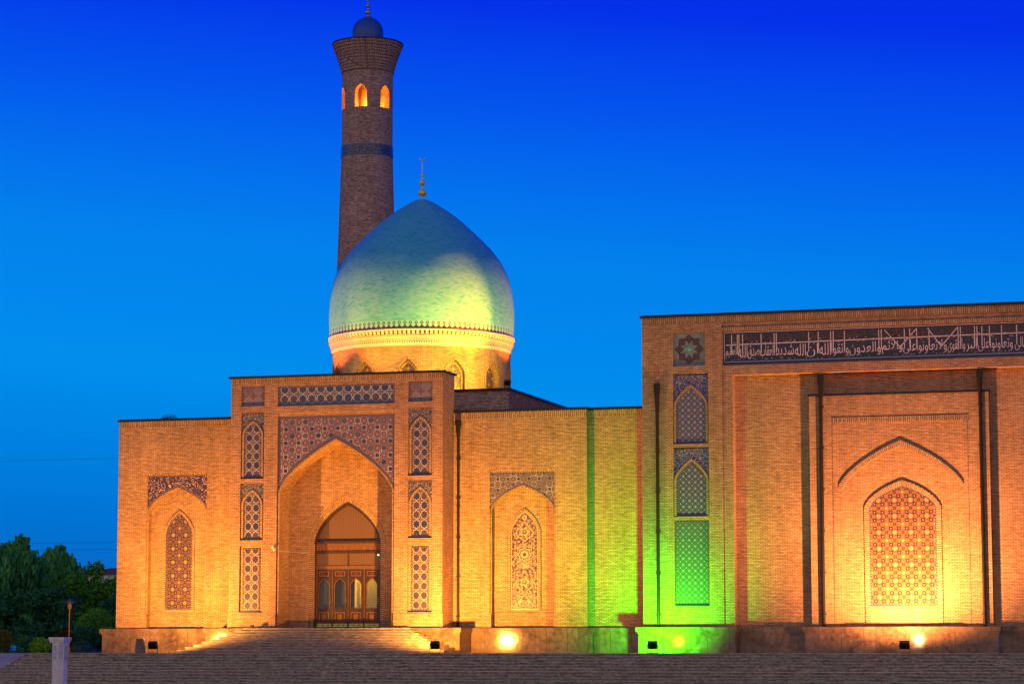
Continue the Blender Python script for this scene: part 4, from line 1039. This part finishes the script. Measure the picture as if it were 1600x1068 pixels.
md = part(b, 'dome', mina, smooth=True)
b = B(); b.lathe(MX, MY, [(.30, 50.66), (.27, 50.74), (.07, 50.8), (.06, 50.92), (.19, 51.0), (.215, 51.1), (.17, 51.22), (.06, 51.28), (.045, 51.5), (.14, 51.56), (.155, 51.65), (.12, 51.73), (.04, 51.78), (.03, 52.0), (.09, 52.05), (.10, 52.12), (.07, 52.18), (.025, 52.22), (.02, 52.8), (0, 52.85)], 'dull_gold', n=20)
part(b, 'finial', md, smooth=True)

# ================================================================== entrance steps
b = B()
for i in range(9):
    hwk = 8.5-.385*i; yf = -6.1+.36*i
    b.box(pc-.15-hwk, pc-.15+hwk, yf, -2.86, .167*i, .167*(i+1)-(.0 if i < 8 else .003), 'stair_stone', skip='db')
    b.box(pc-.15-hwk-.012, pc-.15+hwk+.012, yf-.014, yf, .167*(i+1)-.035, .167*(i+1)-.002, 'step_nosing', skip='bd')
tag(b.build('entrance_steps'), 'flight of stone steps spreading out below the arched portal', 'steps')

# ================================================================== floodlights
def floodlight(loc, label, target, power, color, angle, group='floodlights on the terrace', s=1.0, lens=30, size=.11):
    t = thing('floodlight', label, 'floodlight', loc, group)
    d = Vector(target)-Vector(loc); rz = math.atan2(-d.x, d.y); tilt = math.atan2(d.z, math.hypot(d.x, d.y)); t.rotation_euler = (0, 0, rz)
    b = B(); w_, h_, dp = .26*s, .20*s, .12*s
    b.box(-w_, w_, -dp, dp*.6, -h_, h_, 'lamp_black'); b.box(-w_*1.06, w_*1.06, dp*.6, dp, -h_*1.06, h_*1.06, 'lamp_black')
    for k in range(6): b.box(-w_*.8+k*w_*.3, -w_*.8+k*w_*.3+.02, -dp-.05*s, -dp, -h_*.8, h_*.8, 'lamp_black')
    T = Matrix.Translation((0, 0, .46*s)) @ Matrix.Rotation(min(tilt, R(40))*.8, 4, 'X')
    b.v = [tuple(T @ Vector(p)) for p in b.v]; b.build('housing', t, off=True)
    b = B(); b.face([(-w_*.9, dp+.004, -h_*.88), (-w_*.9, dp+.004, h_*.88), (w_*.9, dp+.004, h_*.88), (w_*.9, dp+.004, -h_*.88)], 'lens_'+group[:0]+str(lens))
    b.v = [tuple(T @ Vector(p)) for p in b.v]; b.build('lens', t, off=True)
    b = B()
    for sgn in (-1, 1): b.box(sgn*w_*1.15-.012, sgn*w_*1.15+.012, -.03, .03, .03, .5*s, 'lamp_black')
    b.box(-w_*1.2, w_*1.2, -.07, .07, 0, .03, 'lamp_black'); b.build('bracket', t, off=True)
    src = Vector(loc)+Vector((0, 0, .5*s))+d.normalized()*.30
    light('flood', 'SPOT', src, power, color, target, size, angle, 1.0)
    return t
def lensmat(k, c, e): mat('lens_'+k, (.02, .02, .02), .3, emit=(c, e))
ORANGE = (1.0, .42, .05); GREEN = (.07, 1.0, .0); PINKO = (1.0, .38, .095)
lensmat('o', (1, .6, .2), 30); lensmat('g', (.25, 1, .1), 30); lensmat('p', (1, .7, .35), 40)
floodlight((-19.8, -8.0, 0), 'black floodlight on the terrace before the left wing, beside the short stone post', (-20.3, 0, 11.5), 19500, ORANGE, 160, lens='o')
floodlight((-2.03, -7.9, 0), 'black floodlight at the right foot of the entrance steps', (-3.2, 0, 12.0), 21000, ORANGE, 162, lens='o')
floodlight((10.55, -6.3, 0), 'floodlight throwing green light on the brick pier of the tall hall', (10.2, -2.2, 2.7), 12500, GREEN, 124, lens='g')
floodlight((24.85, -5.6, 0), 'floodlight below the large blind arch of the tall hall', (24.0, -1.8, 15.0), 29000, PINKO, 176, lens='p')
# roof floodlight at the corner of the dome block, and the ones standing on the flat roofs that light the dome
def rooflamp(loc, label, target, power, color, angle, s=.8, blend=1.0):
    floodlight(loc, label, target, power, color, angle, 'floodlights on the roofs', s, lens='o', size=.1)
    bpy.context.scene.collection.objects[-1].data.spot_blend = blend
rooflamp((-1.62, 5.35, 16.68), 'black floodlight on the roof corner to the right of the dome drum', (-6.0, 7.8, 19.4), 6500, (1, .62, .05), 116)
rooflamp((2.8, 7.0, 14.75), 'floodlight on the flat roof of the right wing, aimed up at the dome', (-6.8, 8.4, 23.2), 92000, (1, .125, .0), 33, .7, .8)
rooflamp((3.8, 15.5, 14.75), 'floodlight farther back on the flat roof of the right wing', (-4.8, 12.0, 23.0), 30000, (1, .17, .01), 30, .7, .6)
rooflamp((-23.4, 5.2, 14.75), 'floodlight on the flat roof of the left wing, aimed up at the dome', (-14.4, 8.8, 21.6), 30000, (1, .20, .04), 30, .7, .55)
rooflamp((-10.4, 1.2, 14.75), 'floodlight on the roof right behind the portal, aimed up at the dome', (-9.4, 7.2, 19.0), 3600, (1, .60, .07), 80, .7, .8)
rooflamp((-12.6, 1.0, 14.75), 'floodlight on the roof behind the left side of the portal, aimed up at the dome', (-10.6, 7.4, 22.0), 13000, (1, .16, .0), 40, .7, .5)

# ================================================================== small things on the terrace
b = B(); b.v = []
for (z0, z1, h0, h1) in ((0, .55, .21, .19), (.55, .68, .19, .15), (.68, .74, .17, .17)):
    P = lambda h, z: [(-h, -h, z), (h, -h, z), (h, h, z), (-h, h, z)]
    A, C_ = P(h0, z0), P(h1, z1)
    for k in range(4): b.face([A[k], A[(k+1) % 4], C_[(k+1) % 4], C_[k]], 'post_stone')
    b.face(C_, 'post_stone')
o = b.build('stone_post'); o.location = (-20.65, -7.95, 0); tag(o, 'short grey stone post on the terrace left of a black floodlight', 'post')
o.scale = (1.15, 1.15, 1.15)
# octagonal marble column in front of the stairs
col = thing('marble_column', 'pale marble column with a flat square cap in front of the broad stairs', 'column', (14.03, -88, -2.15))
b = B(); n = 8; prof8 = [(.195, 0), (.195, 2.08), (.2, 2.1), (.2, 2.58)]
for (r0, z0), (r1, z1) in zip(prof8, prof8[1:]):
    for k in range(8):
        a, c = R(45*k+10), R(45*k+55); r0_, r1_ = r0/math.cos(R(22.5))*1.0, r1/math.cos(R(22.5))*1.0
        b.face([(r0_*math.cos(a), r0_*math.sin(a), z0), (r0_*math.cos(c), r0_*math.sin(c), z0), (r1_*math.cos(c), r1_*math.sin(c), z1), (r1_*math.cos(a), r1_*math.sin(a), z1)], 'marble_white',
               uv=[(k*.17, z0), (k*.17+.17, z0), (k*.17+.17, z1), (k*.17, z1)])
b.build('shaft', col, off=True)
b = B(); b.box(-.21, .21, -.21, .21, 2.60, 2.645, 'marble_white'); b.box(-.225, .225, -.225, .225, 2.645, 2.72, 'marble_white'); b.box(-.2, .2, -.2, .2, 2.575, 2.60, 'marble_white'); b.build('cap', col, off=True)
for k in range(8):
    a = R(45*k+32.5); b = B(); r = .204
    c = Vector((math.cos(a), math.sin(a), 0)); t = Vector((-c.y, c.x, 0))
    for (z0, z1) in ((2.14, 2.52),):
        P = [c*r-t*.055, c*r+t*.055]; b.face([(*P[0][:2], z0), (*P[1][:2], z0), (*P[1][:2], z1), (*P[0][:2], z1)], 'marble_grey')
        Q = [c*(r-.006)-t*.055, c*(r-.006)+t*.055]
        b.face([(*P[0][:2], z1), (*P[1][:2], z1), (*Q[1][:2], z1), (*Q[0][:2], z1)], 'marble_grey'); b.face([(*Q[0][:2], z0), (*P[0][:2], z0), (*P[0][:2], z1), (*Q[0][:2], z1)], 'marble_grey'); b.face([(*P[1][:2], z0), (*Q[1][:2], z0), (*Q[1][:2], z1), (*P[1][:2], z1)], 'marble_grey')
    b.build('plaque', col, off=True)
# garden lamp
lamp = thing('garden_lamp', 'unlit garden lamp with a wide flat hat on a thin orange-brown pole', 'lamp post', (-30.8, 3, -.03))
b = B(); b.lathe(0, 0, [(.09, 0), (.09, .3), (.045, .35), (.045, 2.85)], 'painted_pole', n=12); b.build('pole', lamp, off=True)
b = B(); b.lathe(0, 0, [(.05, 2.8), (.13, 2.88), (.15, 3.12), (.10, 3.24), (.07, 3.3)], 'painted_pole', n=12); b.build('lantern', lamp, off=True)
b = B(); b.lathe(0, 0, [(.30, 3.26), (.29, 3.29), (.07, 3.44), (.03, 3.52), (0, 3.54)], 'hat_metal', n=20); b.lathe(0, 0, [(.30, 3.26), (.05, 3.30)], 'hat_metal', n=20); b.build('hat', lamp, off=True)
# camera and cable, bulkhead lamp at the door
cc = thing('security_camera', 'small white security camera on the left jamb of the portal', 'camera', (-14.42, -2.2, 6.42))
b = B(); b.box(-.05, .05, -.28, -.03, -.02, .07, 'white_plastic'); b.box(-.065, .065, -.31, -.01, .07, .085, 'white_plastic'); b.build('body', cc, off=True)
b = B(); b.poly_tube([(0, -.05, -.02), (0, -.02, -.1), (0, .0, -.1)], .015, 'white_plastic', n=6); b.box(-.05, .05, -.014, -.001, -.16, -.05, 'white_plastic'); b.build('bracket', cc, off=True)
b = B(); pts = [(-14.42, -2.24, 6.33), (-14.26, -2.215, 6.30), (-14.20, -2.0, 6.28)]; pts = [(-14.215, -1.95+.25*i, 6.28-.03*math.sin(i/7*math.pi)) for i in range(8)]+[(-14.0, -.115, 6.25), (-13.2, -.118, 6.2), (-12.93, -.118, 6.2)]
b.poly_tube(pts, .012, 'white_plastic', n=5); tag(b.build('cable'), 'thin pale cable running from the portal jamb towards the door arch', 'cable')
dl = thing('door_lamp', 'tiny white lamp shining at the top right corner of the door frame', 'lamp', (-8.40, .2, 6.02))
b = B(); b.box(-.04, .04, -.05, -.001, -.05, .05, 'white_plastic'); b.build('base', dl, off=True)
mat('bulb', (1, 1, 1), .3, emit=((1, .9, .7), 8))
b = B(); b.lathe(0, 0, [(0, -.04), (.035, -.02), (.035, .02), (0, .04)], 'bulb', n=8); b.v = [(x, y-.085, z) for x, y, z in b.v]; b.build('bulb', dl, off=True)
b = B(); b.box(-.09, .09, -.1, .1, 0, .17, 'lamp_black'); b.box(-.11, .11, -.12, .0, .17, .2, 'lamp_black'); o = b.build('cable_box'); o.location = (-15.5, -2.95, 1.5); tag(o, 'small black box on the stone ledge at the top left of the entrance steps', 'box')
# wire loops on the left roof
b = B()
for cxw, rr, th_ in ((-24.9, .62, 0), (-24.9, .50, .3), (-24.62, .52, .2), (-24.55, .42, -.2), (-24.75, .34, .1), (-24.95, .44, .5), (-24.5, .58, -.4)):
    pts = [(cxw+rr*math.cos(a)*math.cos(th_), 4.9+rr*math.cos(a)*math.sin(th_)*2, 14.86+rr*1.15*math.sin(a)) for a in [math.pi*i/18 for i in range(19)]]
    b.poly_tube(pts, .022, 'coping_metal', n=5)
b.box(-25.6, -23.9, 4.6, 5.2, 14.851, 14.88, 'coping_metal'); tag(b.build('wire_frame'), 'tangle of thin wire hoops standing on the flat roof of the left wing', 'wire hoops')

# ================================================================== trees, shrubs, things far behind
def make_crown(b, blobs, nleaf, size, rng, m, hang=False, aspect=1.0):
    tot = sum((q[3]*q[4]*q[5])**.67 for q in blobs)
    for (cx, cy, cz, rx, ry, rz) in blobs:
        n = int(nleaf*((rx*ry*rz)**.67)/tot)
        for _ in range(n):
            d = Vector((rng.gauss(0, 1), rng.gauss(0, 1), rng.gauss(0, 1))).normalized(); rr = rng.uniform(.35, 1)**.5
            rr *= .8+.35*mnoise.noise(d*2.2+Vector((cx, cy, cz)))
            p = Vector((cx+d.x*rx*rr, cy+d.y*ry*rr, cz+d.z*rz*rr)); s = size*rng.uniform(.6, 1.4)
            if hang:
                L = rng.randint(1, 2); u = Vector((rng.gauss(0, 1), rng.gauss(0, .5), 0)).normalized()*s*.32
                for j in range(L):
                    q = p+Vector((rng.uniform(-.05, .05), 0, -j*s*.8)); e = q+Vector((rng.uniform(-.08, .08), rng.uniform(-.05, .05), -s))
                    b.face([q-u, q+u, e+u*.3, e-u*.3], m, uv=[(0, 0), (1, 0), (1, 1), (0, 1)])
            else:
                u = Vector((rng.gauss(0, 1), rng.gauss(0, 1), rng.gauss(0, 1))).normalized(); v = u.cross(Vector((rng.gauss(0, 1), rng.gauss(0, 1), rng.gauss(0, 1)))).normalized()
                b.face([p-u*s*.5, p-v*s*.3, p+u*s*.5, p+v*s*.3], m, uv=[(0, 0), (1, 0), (1, 1), (0, 1)])
def tree(kind, label, cat, x, y, z0, h, wd, m, seed, nleaf=5200, leafs=.34, hang=False, group=None):
    rng = random.Random(seed); t = thing(kind, label, cat, (x, y, z0), group)
    b = B(); th = h*.45
    lean = (rng.uniform(-.3, .3), rng.uniform(-.3, .3))
    b.poly_tube([(0, 0, 0), (lean[0]*.3, lean[1]*.3, th*.5), (lean[0], lean[1], th), (lean[0]*1.3, lean[1]*1.2, h*.8)], [h*.032, h*.025, h*.018, h*.006], 'bark', n=8)
    blobs = []
    nl = 8 if h > 5 else 5
    for i in range(nl):
        a = i*2.4+rng.uniform(-.4, .4); r = wd*.5*rng.uniform(.35, .75); zz = h*rng.uniform(.35, .82)
        e = Vector((lean[0]+r*math.cos(a), lean[1]+r*math.sin(a), zz))
        b.poly_tube([(lean[0]*.8, lean[1]*.8, th*rng.uniform(.6, 1)), tuple((e*.6+Vector((0, 0, th*.35)))), tuple(e)], [h*.012, h*.008, h*.003], 'bark', n=5)
        k = rng.uniform(.17, .30); blobs.append((e.x, e.y, e.z, wd*k*1.1, wd*k, h*k*.62))
    blobs.append((lean[0], lean[1], h*.80, wd*.22, wd*.22, h*.17)); blobs.append((lean[0], lean[1], h*.5, wd*.36, wd*.36, h*.28))
    blobs.append((lean[0]+wd*.12, lean[1], h*.88, wd*.12, wd*.12, h*.11)); blobs.append((lean[0]-wd*.15, lean[1], h*.30, wd*.34, wd*.3, h*.17))
    b.build('trunk', t, off=True, smooth=True)
    b = B(); make_crown(b, blobs, nleaf, leafs, rng, m, hang); b.build('crown', t, off=True, merge=False)
    return t
TG = 'trees beyond the left end of the terrace'
tree('willow_tree', 'drooping willow cut by the left edge of the photo, tallest at the far left', 'tree', -66.9, 55, -.9, 12.2, 9.5, 'leaf_willow', 1, 6500, .42, True, TG)
tree('willow_tree', 'tall drooping willow at the left, its top rising highest among the trees', 'tree', -60.2, 50, -.9, 11.3, 8.2, 'leaf_willow', 2, 7500, .40, True, TG)
tree('willow_tree', 'narrower willow right of the tallest one, behind the garden lamp', 'tree', -60.9, 60, -.9, 10.9, 6.6, 'leaf_willow', 3, 6500, .38, True, TG)
tree('broadleaf_tree', 'bright green leafy tree in the middle of the row sloping down to the building', 'tree', -58.6, 64, -.9, 9.4, 6.0, 'leaf_green', 4, 6500, .34, False, TG)
tree('broadleaf_tree', 'mid green leafy tree one step lower, nearer the building corner', 'tree', -56.0, 62, -.9, 8.0, 5.5, 'leaf_green', 5, 6000, .32, False, TG)
tree('broadleaf_tree', 'lowest leafy tree of the row, touching the left corner of the brick wing', 'tree', -54.4, 66, -.9, 6.3, 5.4, 'leaf_green', 6, 5000, .30, False, TG)
tree('broadleaf_tree', 'dense green tree filling the gap between the narrower willow and the bright green tree', 'tree', -57.2, 56, -.9, 8.2, 6.2, 'leaf_green', 12, 6500, .32, False, TG)
tree('dark_tree', 'dark bushy tree right behind the clipped round trees, against the building', 'tree', -46.3, 42, -.9, 5.6, 5.0, 'leaf_dark', 7, 6000, .28, False, TG)
tree('dark_tree', 'dark bushy tree left of the garden lamp in front of the willows', 'tree', -49.6, 38, -.9, 6.4, 5.6, 'leaf_dark', 8, 6500, .28, False, TG)
tree('dark_tree', 'dark bushy tree at the left edge below the tallest willow', 'tree', -52.6, 36, -.9, 6.0, 5.4, 'leaf_dark', 9, 6500, .28, False, TG)
def lolly(label, x, y, z0, h, r, m, seed, kind='clipped_tree', cat='tree', trunk=True, n=3200, group='clipped trees', ls=.13):
    rng = random.Random(seed); t = thing(kind, label, cat, (x, y, z0), group)
    b = B(); b.poly_tube([(0, 0, 0), (.03, 0, h*.3), (0, 0, h-r)], [.07, .055, .04], 'bark', n=7); b.build('trunk' if trunk else 'stem', t, off=True)
    b = B(); make_crown(b, [(0, 0, h-r*.9, r*1.15, r*1.15, r*.9)], n, ls, rng, m); b.build('crown' if trunk else 'leaves', t, off=True, merge=False)
lolly('dark clipped ball tree on a short trunk, just right of the garden lamp', -41.9, 28, -.9, 3.1, 1.1, 'leaf_dark', 21)
lolly('larger green clipped tree with a domed crown behind the dark ball tree', -43.4, 33, -.9, 4.6, 1.5, 'leaf_green', 22)
lolly('green clipped tree next to the plinth corner of the left wing', -38.6, 27, -.9, 2.7, 1.0, 'leaf_dark', 23)
SG = 'low shrubs on the lawn'
lolly('yellow-green shrub at the very left edge of the lawn', -37.4, 6, -.024, 1.7, .95, 'leaf_yellow', 31, 'shrub', 'shrub', False, 1800, SG)
lolly('dark low shrub between the yellow-green shrub and the marble column', -36.4, 8, -.024, 1.3, .9, 'leaf_dark', 32, 'shrub', 'shrub', False, 1800, SG)
lolly('low green shrub just left of the marble column cap', -34.9, 7, -.024, 1.15, .8, 'leaf_green', 33, 'shrub', 'shrub', False, 1600, SG)
lolly('small brownish shrub behind the garden lamp pole', -34.0, 9, -.024, 1.6, .7, 'leaf_yellow', 34, 'shrub', 'shrub', False, 1500, SG)
b = B(); rng = random.Random(44)
for k in range(26): make_crown(b, [(-90+k*2.2, 13+rng.uniform(-.4, .4), .1, 1.4, .8, rng.uniform(.8, 1.3))], 520, .17, rng, 'leaf_dark')
tag(b.build('hedge', merge=False), kind='stuff')
# far-off wood that closes the view between the trunks
b = B(); rng = random.Random(45)
for k in range(40): make_crown(b, [(-210+k*4.6, 120+rng.uniform(-6, 6), rng.uniform(1.5, 3), 4.5, 3, rng.uniform(3, 4.6))], 700, .7, rng, 'leaf_dark')
tag(b.build('distant_wood', merge=False), kind='stuff')
# parked car
car = thing('parked_car', 'dark blue car parked behind the lawn, right of the garden lamp', 'car', (-38.7, 20, -.9), rz=R(8))
b = B()
prof_c = [(-2.1, .35), (-2.15, .75), (-1.95, .95), (-1.35, 1.0), (-.75, 1.42), (.55, 1.46), (1.25, 1.05), (2.0, .92), (2.15, .7), (2.1, .35)]
def prism(b, pr2, y0, y1, m, ins=None):
    n = len(pr2); A = [(p[0], y0, p[1]) for p in pr2]; C_ = [(p[0], y1, p[1]) for p in pr2]
    b.face(A, m); b.face(C_[::-1], m)
    for i in range(n): b.face([A[i], C_[i], C_[(i+1) % n], A[(i+1) % n]], m)
prism(b, prof_c, -.85, .85, 'car_paint'); b.build('body', car, off=True)
for s in (-1, 1):
    b = B(); y_ = s*.853; b.face([(-1.2, y_, 1.02), (1.05, y_, 1.02), (.5, y_, 1.38), (-.7, y_, 1.36)], 'car_glass'); b.build('side_window', car, off=True)
    for xw in (-1.3, 1.35):
        b = B(); ring = [(xw+.31*math.cos(a), .31+.31*math.sin(a)) for a in [2*math.pi*i/20 for i in range(20)]]
        prism(b, ring, s*.70, s*.87, 'rubber'); wl = b.build('wheel', car, off=True)
        b = B(); ring = [(xw+.18*math.cos(a), .31+.18*math.sin(a)) for a in [2*math.pi*i/12 for i in range(12)]]
        prism(b, ring, s*.86, s*.88, 'hat_metal'); b.build('rim', wl, off=True)
b = B(); b.face([(.60, -.75, 1.455), (1.22, -.75, 1.085), (1.22, .75, 1.085), (.60, .75, 1.455)], 'car_glass'); b.v = [(x+.01, y, z+.012) for x, y, z in b.v]; b.build('windshield', car, off=True)
for s in (-1, 1):
    b = B(); b.box(2.02, 2.13, s*.62-.14, s*.62+.14, .66, .8, 'white_plastic'); b.build('headlight', car, off=True)
# pale house far behind the trees
hs = thing('house', 'distant pale house with a red roof showing above the lowest trees', 'house', (-103, 165, -.9))
b = B(); b.box(-7, 7, 0, 8, 0, 11.0, 'pale_render', skip='d'); b.build('wall', hs, off=True)
b = B(); P = [(-7.4, -.4, 11.0), (7.4, -.4, 11.0), (7.4, 8.4, 11.0), (-7.4, 8.4, 11.0)]; r1, r2 = (-4, 4, 12.0), (4, 4, 12.0)
b.face([P[0], P[1], r2, r1], 'roof_red'); b.face([P[1], P[2], r2], 'roof_red'); b.face([P[2], P[3], r1, r2], 'roof_red'); b.face([P[3], P[0], r1], 'roof_red'); b.face(P[::-1], 'pale_render'); b.build('roof', hs, off=True)
for zz in (5.6, 8.6):
    for k in range(6):
        b = B(); b.box(-6.2+k*2.2, -5.0+k*2.2, -.02, 0, zz, zz+1.2, 'car_glass', skip='b'); b.build('window', hs, off=True)
# overhead wires
pl = thing('power_line', 'faint overhead wires crossing the evening sky at the left', 'wires', (-140, 90, -.9))
for x in (-140, 0):
    b = B(); b.poly_tube([(x, 90, -.9), (x, 90, 21.5)], [.25, .15], 'coping_metal', n=8); b.box(x-.08, x+.08, 88.8, 91.2, 20.0, 20.15, 'coping_metal')
    part(b, 'pole', pl)
for (z0, yy) in ((20.1, 89), (11.6, 90), (10.9, 90.3)):
    b = B(); b.poly_tube([(-140+140*i/20, yy, z0-1.4*4*(i/20)*(1-i/20)*.4) for i in range(21)], .013, 'coping_metal', n=4); part(b, 'wire', pl)
